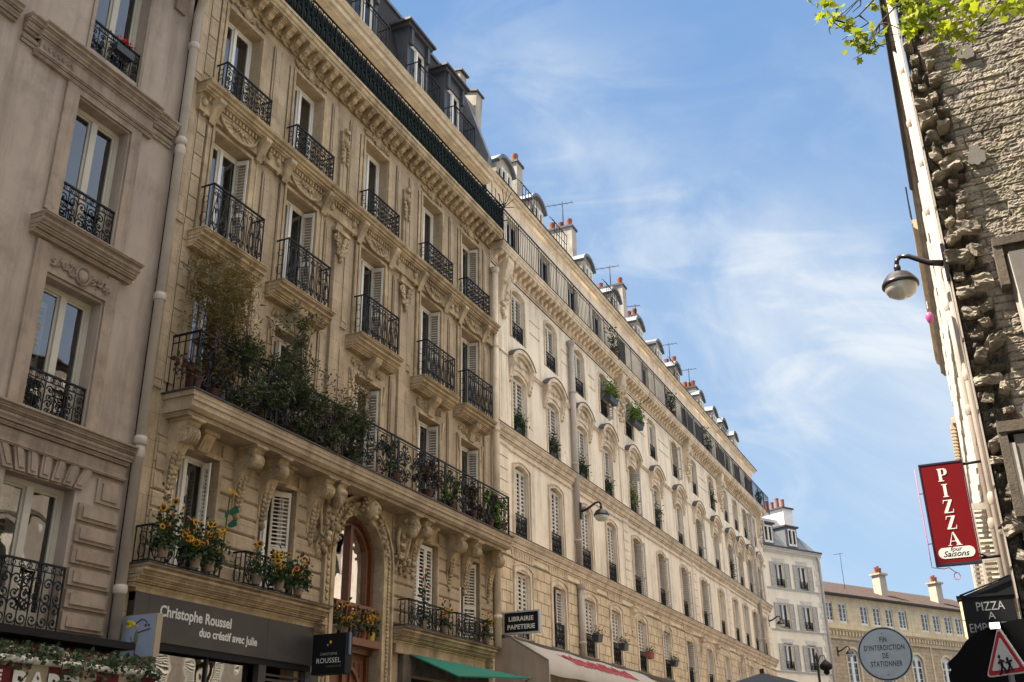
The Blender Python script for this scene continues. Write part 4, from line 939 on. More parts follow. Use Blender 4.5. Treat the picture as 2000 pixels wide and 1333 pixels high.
for c in (27.3, 30.1, 35.3, 38.65, 42.0, 45.0, 48.2, 52.9, 55.8, 58.1, 60.9):
    mb = MB(); f0 = -.55
    p = arc_pts(0, 1.3, 21.1, .42, 12); q = [(x, z + .08) for x, z in arc_pts(0, 1.5, 21.1, .46, 12)]
    mb.prism([(-.65, 19.6)] + p + [(.65, 19.6)], -1.1, f0, 0)
    for i in range(12): mb.prism([p[i], p[i + 1], q[i + 1], q[i]], -1.2, f0 + .14, 1)
    p2 = arc_pts(0, .9, 20.9, .28, 10); mb.prism([(-.45, 19.6)] + p2 + [(.45, 19.6)], f0, f0 + .015, 2)
    d = B3.at('dormer', mb.mesh('dormer', [M_chim, M_zinc, M_room]), c, 0, 0)
    B3.at('window_frame', cached(('dormer_frame3',), lambda: casement(.8, 1.35, .06), [M_frame]), 0, f0 + .02, 19.7, d)
for u in (28.3, 31.2, 37.0, 46.6, 57.0):   # hoop railings on the roof edge
    mb = MB()
    for k in range(6): mb.tube([(u + .25 * k, -.35 - .0, 20.1), (u + .25 * k, -.3, 21.1), (u + .25 * k, -.5, 21.35)], .014, 4)
    for zz in (20.7, 21.1): mb.tube([(u, -.32, zz), (u + 1.25, -.32, zz)], .014, 4)
    B3.part('roof_railing', mb, [M_iron])
for x, z, y0, y1, n_ in ((30.4, 23.7, 13.4, 14.4, 2), (36.1, 23.8, 13.4, 14.7, 3), (42.8, 24.0, 13.4, 14.9, 2), (44.9, 23.2, 13.4, 14.2, 2), (51.9, 23.2, 13.4, 14.33, 2), (55.8, 23.1, 13.4, 14.38, 3), (33.5, 22.6, 13.3, 14.0, 0)):
    if n_ == 0: continue
    mb = MB(); yz(mb, [(y0 + .05, 20.5), (y0 + .05, z - .1), (y1 - .05, z - .1), (y1 - .05, 20.5)], x, x + .55); yz(mb, [(y0, z - .1), (y0, z), (y1, z), (y1, z - .1)], x - .06, x + .61, 1)
    ch = B3.part('chimney', mb, [M_chim, M_lead])
    for k in range(n_):
        mb = MB(); yy = y0 + .25 + (y1 - y0 - .5) * k / max(1, n_ - 1); mb.lathe([(.13, z), (.12, z + .22), (.14, z + .3), (.14, z + .42 - .08 * (k % 2))], (x + .27, -(yy - FY)), 9); B3.part('chimney_pot', mb, [M_pot], ch)
# windows
k = 0; RW = random.Random(5)
dk = mat('dark_shutter_gap', (.03, .03, .03), .9)
for ci, c in enumerate(C3):
    for fl, (z0, z1, r) in enumerate(FL):
        hh = z1 - z0
        fr = B3.at('window', cached(('b3frame', fl), lambda: casement(1.0, hh, .05, rise=r), [M_frame2]), c, -.34, z0)
        B3.at('pane', cached(('b3pane', fl), lambda: pane_mesh(1.0, hh), [M_glassd], False), 0, .03, 0, fr)
        dkb = cached(('b3back', fl), lambda: pane_mesh(.9, hh - r * .7), [M_room], False); B3.at('dark_backing', dkb, 0, .14, 0, fr)  # flat dark sheet set close behind the shutter slats
        shv = cached(('b3shut', fl), lambda: louvre(.92, hh - r * .6, slat=.12, cols=3 if fl > 1 else 2, t=.055, breaks=(.33,)), [M_shut])
        sh2 = cached(('b3shuth', fl), lambda: louvre(.46, hh - r * .8, slat=.085, cols=1, t=.055, breaks=(.33,)), [M_shut])
        if fl == 3 and ci == 1: B3.at('shutter', sh2, 0.02, .22, .0, fr)
        elif RW.random() < .22 and ci > 2: B3.at('shutter', sh2, -.46, .22, 0, fr); B3.at('shutter', sh2, .455, .09, 0, fr, rad(-86))
        else: B3.at('shutter', shv, -.46, .22, 0, fr)
        B3.at('railing', cached(('b3rail', fl), lambda: iron_panel(.98, .62 if fl < 2 else .74, 'lyre'), [M_iron]), c, -.05, z0 + .0)
# pilasters, pipes, quoins
for u in (25.75, 36.6, 46.2, 52.6, 62.2):
    mb = MB(); mb.box(u - .32, u + .32, 0, .06, 11.25, 15.1); mb.box(u - .2, u - .17, .06, .075, 11.5, 14.9); mb.box(u + .17, u + .2, .06, .075, 11.5, 14.9)
    B3.part('pilaster', mb, [M_b3])
    mb = MB(); R_ = random.Random(int(u)); mb.extr([(0, 16.7), (.36, 16.7), (.36, 16.55), (.28, 16.25), (.2, 15.8), (.12, 15.3), (0, 15.1)], u - .22, u + .22)
    for k in range(16): mb.blob(u + R_.uniform(-.22, .22), .12 + .15 * max(0, (k / 16)), 14.75 + k * .095, R_.uniform(.05, .1), .08, R_.uniform(.05, .1), 6, 4, .35)
    mb.tube([(u + .13 * sin(t), .4, 16.05 + .17 * cos(t)) for t in [i * pi / 5 for i in range(10)]], .03, 4, 0, True)
    B3.part('pilaster_ornament', mb, [M_b3t])
    mb = MB()
    for k in range(8): mb.box(u - .3, u + .3, 0, .03, 8.2 + k * .36, 8.2 + k * .36 + .31)
    B3.part('quoin_strip', mb, [M_b3])
for u in (36.6, 46.2, 48.9, 54.0):
    mb = MB(); console(mb, u, .26, 7.56, .75, .24, 0, True); B3.part('carved_console', mb, [M_b3t])
for u, z0, z1 in ((31.25, 4.9, 7.45), (31.25, 8.15, 16.0), (59.75, 8.15, 16.0), (25.0, 4.9, 16.0)):
    mb = MB(); mb.tube([(u, .13, z0), (u, .13, z1)], .10, 10)
    z = z0 + .8
    while z < z1: mb.lathe([(.105, z - .05), (.125, z - .02), (.125, z + .03), (.105, z + .05)], (u, .13), 10); z += 2.6
    mb.lathe([(.1, z1 - .1), (.15, z1 - .02), (.15, z1 + .08)], (u, .13), 10); B3.part('downpipe', mb, [M_pipe if u > 25.1 else M_b3t])
mb = MB(); mb.box(25.1, E3, 0, .30, 5.14, 5.26, 1); mb.box(25.1, E3, 0, .20, 4.6, 5.139); mb.box(25.1, E3, -.01, .1, 0, 4.6); B3.part('shop_fascia', mb, [M_b3blk, M_lead])

# ================================================================== BUILDING 4 (far, pale yellow, grey shutters)
a30 = rad(-30)
B4 = Bld('corner_house', 'narrow pale yellow house with grey shutters and zinc dormers beyond the cream building', (76 - 6.8 * cos(a30), 10.58 - 6.8 * sin(a30), 0), a30, -6.8)
cc = [-6.9, -4.35, -1.95]; hs = []
for c in (-4.35, -1.95):
    for z0, z1 in ((13.8, 15.5), (11.05, 12.75), (8.35, 10.1), (5.6, 7.3)): hs.append((c - .48, c + .48, z0, z1))
mb = MB(); wall(mb, -6.8, 0, 0, 16.3, hs, .2, .6); mb.box(-6.8, 0, -9, -.9, 0, 16.29); mb.quad([(0, 0, 0), (0, -9, 0), (0, -9, 16.3), (0, 0, 16.3)])
B4.part('wall', mb, [M_b4, M_room])
mb = MB()
for z in (13.78, 11.02, 8.32): moulding(mb, -6.8, -.05, z, [(.06, .09), (.05, .05)])
moulding(mb, -6.8, .1, 16.5, [(.08, .28), (.14, .2), (.1, .1)]); mb.box(-6.8, .12, -.2, .3, 16.501, 16.62, 1)
for k in range(30): mb.box(-.62 if k % 2 else -.45, -.02, 0, .03, 5 + k * .37, 5.33 + k * .37)
for c in (-4.35, -1.95):
    for z in (15.5, 12.75, 10.1, 7.3):
        for j in range(-3, 4): mb.prism([(c + j * .16 - .07, z + .04), (c + j * .16 + .07, z + .04), (c + j * .2 + .08, z + .3), (c + j * .2 - .08, z + .3)], 0, .025)
B4.part('trim', mb, [M_b4t, M_lead])
for c in (-4.35, -1.95):
    for z0, z1 in ((13.8, 15.5), (11.05, 12.75), (8.35, 10.1), (5.6, 7.3)):
        fr = B4.at('window', cached(('b4frame',), lambda: casement(.96, 1.7, .06), [M_frame]), c, -.18, z0); B4.at('pane', cached(('b4pane',), lambda: pane_mesh(.96, 1.7), [M_glassd], False), 0, .03, 0, fr)
        for sx_ in (-1.0, .5): B4.at('shutter', cached(('b4shut',), lambda: louvre(.5, 1.7, slat=.09), [M_shutg]), sx_, .22, 0, fr)
        B4.at('railing', cached(('b4rail',), lambda: iron_panel(.96, .6, 'lyre'), [M_iron]), c, -.06, z0)
mb = MB(); mb.extr([(.0, 16.6), (-1.9, 19.2), (-7, 19.6), (-7, 16.6)], -6.8, -.9)
mb.add([(-.9, 0, 16.6), (0, 0, 16.6), (0, 7, 16.6), (-1.7, 1.9, 19.2), (-1.7, 7, 19.4)], [(0, 1, 3), (1, 2, 4, 3)]); B4.part('roof', mb, [M_zinc])
for c in (-5.0, -2.5):
    mb = MB(); mb.box(c - .62, c + .62, -1.8, -.12, 16.62, 18.2); mb.box(c - .75, c + .75, -1.9, .02, 18.2, 18.32, 1); mb.box(c - .42, c + .42, -.12, -.105, 16.9, 18.05, 2)
    d = B4.part('dormer', mb, [M_zinc, M_lead, M_room])
    B4.at('window_frame', cached(('b4dorm',), lambda: casement(.84, 1.2, .05), [M_frame]), c - 0, -.10, 16.85, d)
mb = MB(); mb.box(-1.75, -.75, -4.9, -1.2, 17.0, 19.95); mb.box(-1.9, -.65, -5.0, -1.1, 19.951, 20.06, 1)
ch = B4.part('chimney', mb, [mat('white_chimney', (.72, .69, .64), .85, .08, 3), M_lead])
for k in range(7): mb = MB(); mb.lathe([(.15, 20.06), (.13, 20.5 + .2 * (k % 2)), (.16, 20.7 + .2 * (k % 2))], (-1.35, -1.5 - k * .5), 8); B4.part('chimney_pot', mb, [M_pot], ch)
mb = MB(); mb.tube([(-.12, .12, 3), (-.12, .12, 15.9), (-.3, .2, 16.3)], .08, 8); B4.part('downpipe', mb, [M_b4t])

# ================================================================== BUILDING 5 (far, sandstone, tiled roof)
B5 = Bld('sandstone_school', 'wide sandstone building with brown tiled roof and arched lower windows closing the street', (90, 12.45, 0), a30, 0)
W5 = [(-1.1, -.1), (.0, .85), (1.65, 2.7), (4.5, 5.6), (6.3, 7.3), (8.05, 9.05), (9.8, 11.05), (13.2, 14.3), (15.0, 16.05), (16.8, 17.9), (18.5, 19.6), (21.5, 22.5), (23.2, 24.2)]
hs = [(a, b, 13.75, 15.4) for a, b in W5[1:]]; AR = [2.65, 7.1, 11.55, 15.95, 20.4]
hs += [(c - .8, c + .8, 8.6, 11.7) for c in AR]
mb = MB(); wall(mb, -2, 26, 12.95, 16.0, hs[:12], .25, .6); B5.part('wall', mb, [M_b5, M_room])
mb = MB(); wall(mb, -2, 26, 0, 12.95, hs[12:], .3, .6)
for c in AR: spandrel(mb, c, 1.6, 11.7, .5, -.29, -.001)
mb.box(-2, 26, -10, -.95, 0, 16.0); B5.part('lower_wall', mb, [M_b5b, M_room])
mb = MB(); moulding(mb, -2, 26, 13.2, [(.1, .4), (.08, .35), (.12, .1)]); u = -1.9
while u < 26: mb.box(u - .1, u + .1, .1, .32, 12.68, 12.99); u += .42
mb.box(-2, 26, 0, .1, 12.4, 12.9); mb.box(-2, 26, 0, .45, 15.95, 16.1, 1)
for c in AR: surround(mb, c, 1.6, 8.6, 11.7, .5, .18, .06)
for u in (-.2, 4.9, 9.3, 13.8, 18.2): mb.box(u - .12, u + .12, 0, .06, 6, 12.4)
B5.part('cornice', mb, [M_b5, M_lead])
for a, b in W5[1:]:
    fr = B5.at('window', cached(('b5f',), lambda: casement(1.02, 1.65, .08, rows=3), [M_frame]), (a + b) / 2, -.14, 13.75); B5.at('pane', cached(('b5p',), lambda: pane_mesh(1.02, 1.65), [M_glassd], False), 0, .03, 0, fr)
for c in AR:
    fr = B5.at('arched_window', cached(('b5af',), lambda: casement(1.6, 3.1, .12, rise=.3, rows=5, transom=2.0, mid=.3), [M_frame]), c, -.2, 8.6); B5.at('pane', cached(('b5ap',), lambda: pane_mesh(1.6, 3.1), [M_glassd], False), 0, .03, 0, fr)
mb = MB(); mb.extr([(.5, 16.05), (-4.5, 18.25), (-10, 16.05)], -2, 26); 
u = -2.0
while u < 26: mb.extr([(.5, 16.06), (-4.5, 18.26), (-4.5, 18.30), (.5, 16.10)], u, u + .09); u += .35
B5.part('roof', mb, [M_tile])
for c in (10.3, 18.9):
    mb = MB(); mb.box(c - .48, c + .48, -2.1, -1.3, 16.3, 18.75); mb.box(c - .64, c + .64, -2.25, -1.15, 18.75, 18.92, 1); ch = B5.part('chimney', mb, [mat('tan_chimney', (.42, .35, .27), .9, .1, 2), M_b5b])
    for k in (-1, 0, 1): mb = MB(); mb.lathe([(.14, 18.92), (.12, 19.25), (.15, 19.45 + .15 * (k == 0))], (c + k * .34, -1.7), 9); B5.part('chimney_pot', mb, [M_pot], ch)
#@@PART2@@
# ================================================================== RIGHT SIDE
MR = 0.0134                                           # the right-hand facades bear slightly left
def rpt(s_, off=0.0): return (14.4 + s_ * cos(MR) - off * sin(MR), -.34 + s_ * sin(MR) + off * cos(MR))
RZ = pi + MR
R1 = Bld('rough_gable_building', 'building with a rough rubble stone gable wall and a sunlit white street front', (14.4, -.34, 0), RZ, 0)
hs = []
for s_ in (2.6, 5.4, 8.2, 11.0, 13.8, 16.6):
    for z0, z1 in ((4.2, 5.7), (6.9, 8.7), (9.7, 11.5), (11.9, 13.1)): hs.append((-s_ - .5, -s_ + .5, z0, z1))
mb = MB(); wall(mb, -19.6, 0, 0, 13.6, hs, .25, .5)
mb.quad([(-19.6, 0, 0), (-19.6, -9, 0), (-19.6, -9, 13.6), (-19.6, 0, 13.6)]); mb.box(-19.59, -.02, -9, -.8, 0, 13.58)
R1.part('wall', mb, [M_white, M_room])
mb = MB()
moulding(mb, -19.6, -.0, 13.75, [(.08, .16), (.06, .1)]); mb.tube([(-7.2, .14, 13.72), (-.02, .14, 13.72)], .06, 8, 1)
for z in (9.0, 6.2): moulding(mb, -19.6, -.9, z, [(.06, .07), (.05, .04)])
R1.part('cornice', mb, [M_white, M_lead])
for s_ in (2.6, 5.4, 8.2, 11.0, 13.8, 16.6):
    for z0, z1 in ((4.2, 5.7), (6.9, 8.7), (9.7, 11.5), (11.9, 13.1)):
        hh = round(z1 - z0, 1)
        fr = R1.at('window', cached(('r1f', hh), lambda: casement(1.0, hh, .06, mid=.1), [M_frame]), -s_, -.22, z0); R1.at('pane', cached(('r1p', hh), lambda: pane_mesh(1.0, hh), [M_glassd], False), 0, .03, 0, fr)
        if s_ > 4:
            for x in (-1.0, .5): R1.at('shutter', cached(('r1s', hh), lambda: louvre(.48, hh, slat=.08), [M_frame]), x, .225, 0, fr)
        R1.at('railing', cached(('r1r',), lambda: iron_panel(1.0, .7, 'frieze'), [M_iron]), -s_, -.03, z0)
R1.at('open_shutter', louvre(.32, 1.4, slat=.075, t=.035, d=.03).mesh('open_shutter', M_shut), -2.05, 0.0, 3.95, None, rad(-80))
R1.at('open_shutter', louvre(.46, 1.5, slat=.075, t=.035, d=.03).mesh('open_shutter', M_shut), -4.85, 0.0, 3.9, None, rad(-80))
for x, r_, o in ((-.30, .042, .05), (-1.9, .05, .06)):
    mb = MB(); mb.tube([(x, o, .2), (x, o, 13.6)], r_, 12); z = 1.5
    while z < 13: mb.lathe([(r_ + .004, z - .08), (r_ + .02, z - .03), (r_ + .02, z + .03), (r_ + .004, z + .08)], (x, o), 12); mb.box(x - .01, x + .01, 0, o, z - .02, z + .02); z += 1.75
    R1.part('downpipe', mb, [M_pipe if x > -1 else M_white])
mb = MB(); mb.tube([(-.12, .03, 3.5), (-.13, .035, 8), (-.12, .03, 13.5)], .012, 5); mb.tube([(-.85, .03, 3.5), (-.86, .03, 9), (-.85, .03, 13.5)], .01, 5); R1.part('cable', mb, [M_pipe])
for i in range(10):
    mb = MB(); z = 3.0 + i * 1.05; mb.box(-.28 if i % 2 else -.20, -.005, 0, .018, z, z + .98); R1.part('quoin', mb, [M_white])
# the rubble gable wall (faces the viewer): real relief from noise
R = random.Random(3)
def hsh(i, j): return noise.cell(Vector((i * 3.17 + .5, j * 5.71 + .5, 7.3)))
ny, nz = 110, 620; y1, y0, za, zb = -.36, -2.8, 2.6, 14.6
vs = []; fs = []; tone = []
for j in range(nz + 1):
    z = za + (zb - za) * j / nz
    for i in range(ny + 1):
        t = i / ny; y = y1 + (y0 - y1) * (t ** 1.25)
        zw = z + .035 * noise.noise(Vector((y * 1.5, z * .8, 0))) ; row = math.floor(zw / .125)
        fz = zw / .125 - row; ln = .36 + .12 * hsh(row, 3); yy = y + .3 * hsh(row, 0) ; cl = math.floor(yy / ln); fy = yy / ln - cl
        e = min(fz, 1 - fz) * .125; e2 = min(fy, 1 - fy) * ln; ee = min(e, e2)
        d = .020 * min(1, ee / .012) + .010 * hsh(row, cl) + .016 * noise.fractal(Vector((y * 9, z * 16, 1)), 1.0, 2.0, 4) + .016 * noise.noise(Vector((y * 30, z * 52, 4)))
        strip = max(0.0, min(1.0, (y + .79 + .08 * hsh(math.floor(z / .33), 9)) / .06))
        d = d * (1 - strip) + strip * (-.08 + .16 * noise.fractal(Vector((y * 7, z * 7, 8)), 1.0, 2.0, 5))
        vs.append((14.42 - d, y, z)); q_ = (.72 + .34 * (.5 + .5 * hsh(row, cl + 11))) * (.5 if ee < .011 and strip < .5 else 1.0) * (1 - .55 * strip); tone.append((q_, q_ * (.98 + .03 * hsh(cl, row)), q_ * (.94 + .07 * hsh(cl, row + 3)), 1))
for j in range(nz):
    for i in range(ny): a = j * (ny + 1) + i; fs.append((a, a + ny + 1, a + ny + 2, a + 1))
mb = MB(); mb.add(vs, fs, 0, False); mb.box
me = mb.mesh('gable_wall', [M_rubble], False); at_ = me.color_attributes.new('stone_tone', 'FLOAT_COLOR', 'POINT'); at_.data.foreach_set('color', [c for q in tone for c in q])
R1e = R1.e; INV = R1e.matrix_world.inverted() if False else (Matrix.Translation((14.4, -.34, 0)) @ Matrix.Rotation(RZ, 4, 'Z')).inverted()
def r1world(name, me, parent=None):
    o = link(name, me, R1e if parent is None else parent); o.matrix_local = INV if parent is None else Matrix.Identity(4); return o
r1world('gable_wall', me)
mb = MB()
for x0_, x1_, ya, yb, z0_, z1_ in ((14.62, 20, -9, -.6, 0, 15),): mb.add([(x0_, ya, z0_), (x1_, ya, z0_), (x1_, yb, z0_), (x0_, yb, z0_), (x0_, ya, z1_), (x1_, ya, z1_), (x1_, yb, z1_), (x0_, yb, z1_)], [(0, 1, 2, 3), (4, 5, 6, 7), (0, 1, 5, 4), (1, 2, 6, 5), (2, 3, 7, 6), (3, 0, 4, 7)])
mb.add([(14.5, -9, 0), (14.5, -2.7, 0), (14.5, -2.7, 15), (14.5, -9, 15)], [(0, 1, 2, 3)]); mb.add([(14.5, -9, 0), (14.5, -.36, 0), (14.5, -.36, 2.7), (14.5, -9, 2.7)], [(0, 1, 2, 3)])
r1world('gable_core', mb.mesh('gable_core', M_rubble2))
# projecting toothing stones down the corner
z = 3.6; kk = 0
while z < 14.2:
    for col in range(2):
        if R.random() < .12: continue
        bigk = R.random() < .35
        wy = R.uniform(.18, .32) if bigk else R.uniform(.09, .20); hz = R.uniform(.055, .10) if bigk else R.uniform(.03, .07); pr = R.uniform(.12, .25) if bigk else R.uniform(.06, .16)
        yc = -.44 - (col * .19) - wy * .2 + R.uniform(-.05, .05); zc = z + R.uniform(-.06, .06) + col * .13
        bm = bmesh.new(); bmesh.ops.create_cube(bm, size=1); bmesh.ops.subdivide_edges(bm, edges=bm.edges, cuts=4, use_grid_fill=True)
        rot = Matrix.Rotation(R.uniform(-.35, .35), 3, 'X') @ Matrix.Rotation(R.uniform(-.4, .4), 3, 'Z') @ Matrix.Rotation(R.uniform(-.3, .3), 3, 'Y')
        for v in bm.verts:
            p = v.co.copy(); rr = p.length; p = p * (1 - .12 * max(0, rr - .5)); nn = noise.noise_vector(p * 1.8 + Vector((kk * 3.1, 0, 0))) * .15 + noise.noise_vector(p * 4.5 + Vector((0, kk, 0))) * .12
            p = p + nn; p = rot @ Vector((p.x * pr * 2, p.y * wy, p.z * hz * 2)); v.co = Vector((14.40 + p.x, yc + p.y, zc + p.z))
        me = bpy.data.meshes.new('toothing_stone'); bm.to_mesh(me); bm.free(); me.materials.append(M_tooth); r1world('toothing_stone', me); kk += 1
    z += R.uniform(.25, .33)
for yc, zc, ry, rzz in ((-1.0, 9.95, .12, .17), (-1.18, 11.75, .12, .12), (-.98, 5.95, .2, .16)):
    n = 22; vs = []
    for i in range(n): t = 2 * pi * i / n; rr = 1 + .12 * sin(3 * t + yc * 9) + .1 * sin(7 * t) + R.uniform(-.07, .07); vs.append((14.325, yc + ry * rr * cos(t), zc + rzz * rr * sin(t)))
    vs += [(14.42, y, z) for _, y, z in vs]; me = bpy.data.meshes.new('cement_patch'); me.from_pydata(vs, [], [tuple(range(n))] + [(i, (i + 1) % n, n + (i + 1) % n, n + i) for i in range(n)]); me.materials.append(M_cem); r1world('cement_patch', me)
def xbox(mb, x0, x1, ya, yb, z0, z1, mi=0):
    mb.add([(x0, ya, z0), (x1, ya, z0), (x1, yb, z0), (x0, yb, z0), (x0, ya, z1), (x1, ya, z1), (x1, yb, z1), (x0, yb, z1)], [(0, 1, 2, 3), (4, 5, 6, 7), (0, 1, 5, 4), (1, 2, 6, 5), (2, 3, 7, 6), (3, 0, 4, 7)], mi)
# walled-up window bays in the gable
mb = MB(); xbox(mb, 14.10, 14.42, -2.6, -.93, 8.34, 8.46); xbox(mb, 14.12, 14.42, -1.04, -.93, 7.75, 8.339); xbox(mb, 14.2, 14.42, -2.6, -1.041, 8.22, 8.339)
r1world('window_frame', mb.mesh('window_frame', M_dkstone))
mb = MB(); mb.add([(14.30, -1.045, 8.2), (14.12, -1.10, 8.2), (14.12, -1.16, 6.1), (14.30, -1.10, 6.1)], [(0, 1, 2, 3)]); mb.add([(14.12, -1.10, 8.22), (14.12, -2.6, 8.22), (14.12, -2.6, 6.1), (14.12, -1.16, 6.1)], [(0, 1, 2, 3)], 1)
r1world('window_infill', mb.mesh('window_infill', [M_white, M_cem]))
mb = MB(); xbox(mb, 14.08, 14.42, -2.6, -.50, 5.70, 5.84); xbox(mb, 14.10, 14.42, -.60, -.50, 4.60, 5.699); xbox(mb, 14.2, 14.42, -.60, -.535, 3.5, 4.60)
r1world('window_frame', mb.mesh('window_frame', M_dkstone))
mb = MB(); xbox(mb, 14.12, 14.42, -.67, -.604, 3.0, 5.55, 0); xbox(mb, 14.14, 14.42, -2.6, -.671, 4.55, 5.66, 1); xbox(mb, 14.06, 14.42, -1.5, -.74, 2.8, 4.30, 1); xbox(mb, 14.0, 14.14, -2.6, -.70, 4.36, 4.52, 2)
r1world('window_infill', mb.mesh('window_infill', [M_white, M_cem, M_dkstone]))
mb = MB(); mb.v, mb.f = [], []
vsx = []; mb.tube([(14.28, 1.16, 9.62), (14.20, 1.14, 9.62)], .01, 4); r1world('wall_anchor', mb.mesh('wall_anchor', M_iron))

# R2 : with the tan modillioned cornice, R3 : further on
p = rpt(9.5, .12); R2 = Bld('tan_corniced_building', 'sunlit white building seen edge-on beyond the rubble gable, above the red sign', (*rpt(19.6, .0), 0), RZ, 0)
mb = MB(); mb.box(-2, 9.8, 0, .22, 13.75, 14.25) if 0 else None
mb = MB(); hs = [(-s_ - .5, -s_ + .5, z0, z0 + 1.7) for s_ in (2, 4.6, 7.2, 9.8) for z0 in (4.2, 6.9, 9.7)]; wall(mb, -12, 0, 0, 12.4, hs, .2, .4); mb.box(-12, 0, -9, -.7, 0, 12.39)
mb.quad([(-12, 0, 0), (-12, -9, 0), (-12, -9, 12.4), (-12, 0, 12.4)]); mb.quad([(0, 0, 12.4), (0, -9, 12.4), (-12, -9, 12.4), (-12, 0, 12.4)]); R2.part('wall', mb, [M_white, M_room])
mb = MB(); mb.box(-12, 0, 0, .12, 12.0, 12.2); u = -11.9
while u < 0: mb.box(u, u + .12, .02, .2, 11.85, 12.0); u += .4
R2.part('cornice', mb, [M_b3blk])
mb = MB(); R1c = mb; mb.box(-19.4, -9.6, 0, .26, 14.10, 14.2); mb.extr([(0, 13.8), (.08, 13.82), (.24, 14.0), (.24, 14.10), (0, 14.1)], -19.4, -9.6); u = -19.3
while u < -9.7: mb.extr([(0, 14.0), (.20, 14.0), (.16, 13.9), (.06, 13.8), (0, 13.78)], u, u + .14); u += .34
mb.box(-19.4, -9.6, 0, .02, 13.62, 13.80); R1.part('cornice', mb, [M_b3blk])
mb = MB(); m2 = iron_panel(1.6, 1.0, 'lyre'); R1.at('roof_railing', m2.mesh('roof_railing', M_iron), -10.5, .24, 14.2)
mb = MB(); hs = [(-s_ - .5, -s_ + .5, z0, z0 + 1.7) for s_ in (2, 5, 8, 11, 14, 17, 20, 23) for z0 in (4.2, 6.9, 9.7)]
R3 = Bld('white_fronted_building', 'farthest white fronted building past the red sign, mostly hidden', (*rpt(31.7, -.15), 0), RZ, 0)
wall(mb, -26, 0, 0, 12.6, hs, .2, .4); mb.box(-26, 0, -9, -.7, 0, 12.59); R3.part('wall', mb, [M_white, M_room])
mb = MB(); mb.box(-26, 0, 0, .2, 12.6, 12.8); R3.part('cornice', mb, [M_b3t])
# pink balloon at the roof edge
t = thing('balloon', 'pink balloon caught under the tan cornice beyond the large street lamp', 'balloon', (24.0, .07, 11.55))
mb = MB(); mb.lathe([(.02, -.14), (.06, -.09), (.09, .01), (.085, .09), (.045, .14), (.01, .155)], (0, 0), 12); link('balloon_skin', mb.mesh('balloon_skin', M_pink), t); mb = MB(); mb.tube([(0, 0, .25), (.02, 0, .45)], .01, 4); link('string', mb.mesh('string', M_letter), t)

# ------------------------------------------------------------------ street lamps on the facades
def wall_lamp(label, loc, rz, reach, s=1.0, drop=.32, group='wall mounted street lamps'):
    t = thing('street_lamp', label, 'street lamp', loc, rz, group)
    mb = MB(); mb.box(-.055, .055, 0, .05, -.30, .26); link('wall_plate', mb.mesh('wall_plate', M_lampmetal), t)
    mb = MB(); pts = [(0, .05, -.03), (0, reach * .35, .02), (0, reach * .75, .19), (0, reach * .93, .21), (0, reach, .15), (0, reach + .01, .07)]
    mb.tube(pts[:4], .052, 8, taper=.6); mb.tube(pts[3:], .034, 8); mb.lathe([(.03, -.03), (.05, .01), (.05, .05), (.03, .09)], (0, reach + .01), 10); link('arm', mb.mesh('arm', M_lampmetal), t)
    mb = MB(); z = -.03; r = .27
    mb.lathe([(.03, z), (.09, z - .015), (.17, z - .06), (.225, z - .13), (.246, z - .18), (.258, z - .19), (.258, z - .235), (.246, z - .24)], (0, reach + .01), 24); link('hood', mb.mesh('hood', M_lampmetal), t)
    mb = MB(); mb.lathe([(.230, z - .238), (.225, z - .285), (.19, z - .355), (.11, z - .405), (.03, z - .42)], (0, reach + .01), 24); b = link('glass_bowl', mb.mesh('glass_bowl', M_lampglass), t)
    t.scale = (s, s, s); return t
wall_lamp('large street lamp on a curved arm fixed to the rubble gable corner', (14.44, -.33 + .002, 8.42), pi, .66)
wall_lamp('street lamp on the cream facade, arm fixed beside the white downpipe above the bookshop sign', (31.25, 11.77, 9.95), 0, .72)
wall_lamp('small far street lamp at the end corner of the long cream building', (62.35, 12.0, 10.3), 0, .70)
p5 = Matrix.Rotation(a30, 3, 'Z') @ Vector((.75, -.0, 0)); wall_lamp('small far street lamp on the sandstone building beside the round grey sign', (90 + p5.x, 12.45 + p5.y, 11.4), a30, .9, 1.3)
t = thing('lamp_post', 'dark lamp post with a hanging lantern in front of the sandstone building', 'lamp post', (55, 8.38, 0))
mb = MB(); mb.lathe([(.14, 0), (.14, .9), (.08, 1.0), (.06, 7.2), (.09, 7.3), (.02, 7.55)], (0, 0), 10); link('post', mb.mesh('post', M_lampmetal), t)
mb = MB(); mb.tube([(0, 0, 7.0), (.08, .18, 7.4), (.12, .34, 7.4), (.13, .38, 7.2)], .03, 6); link('arm', mb.mesh('arm', M_lampmetal), t)
mb = MB(); mb.lathe([(.03, 7.2), (.12, 7.12), (.30, 6.95), (.33, 6.86), (.28, 6.74), (.14, 6.66), (.16, 6.55), (.05, 6.45)], (.13, .38), 12); link('lantern', mb.mesh('lantern', M_blk), t)

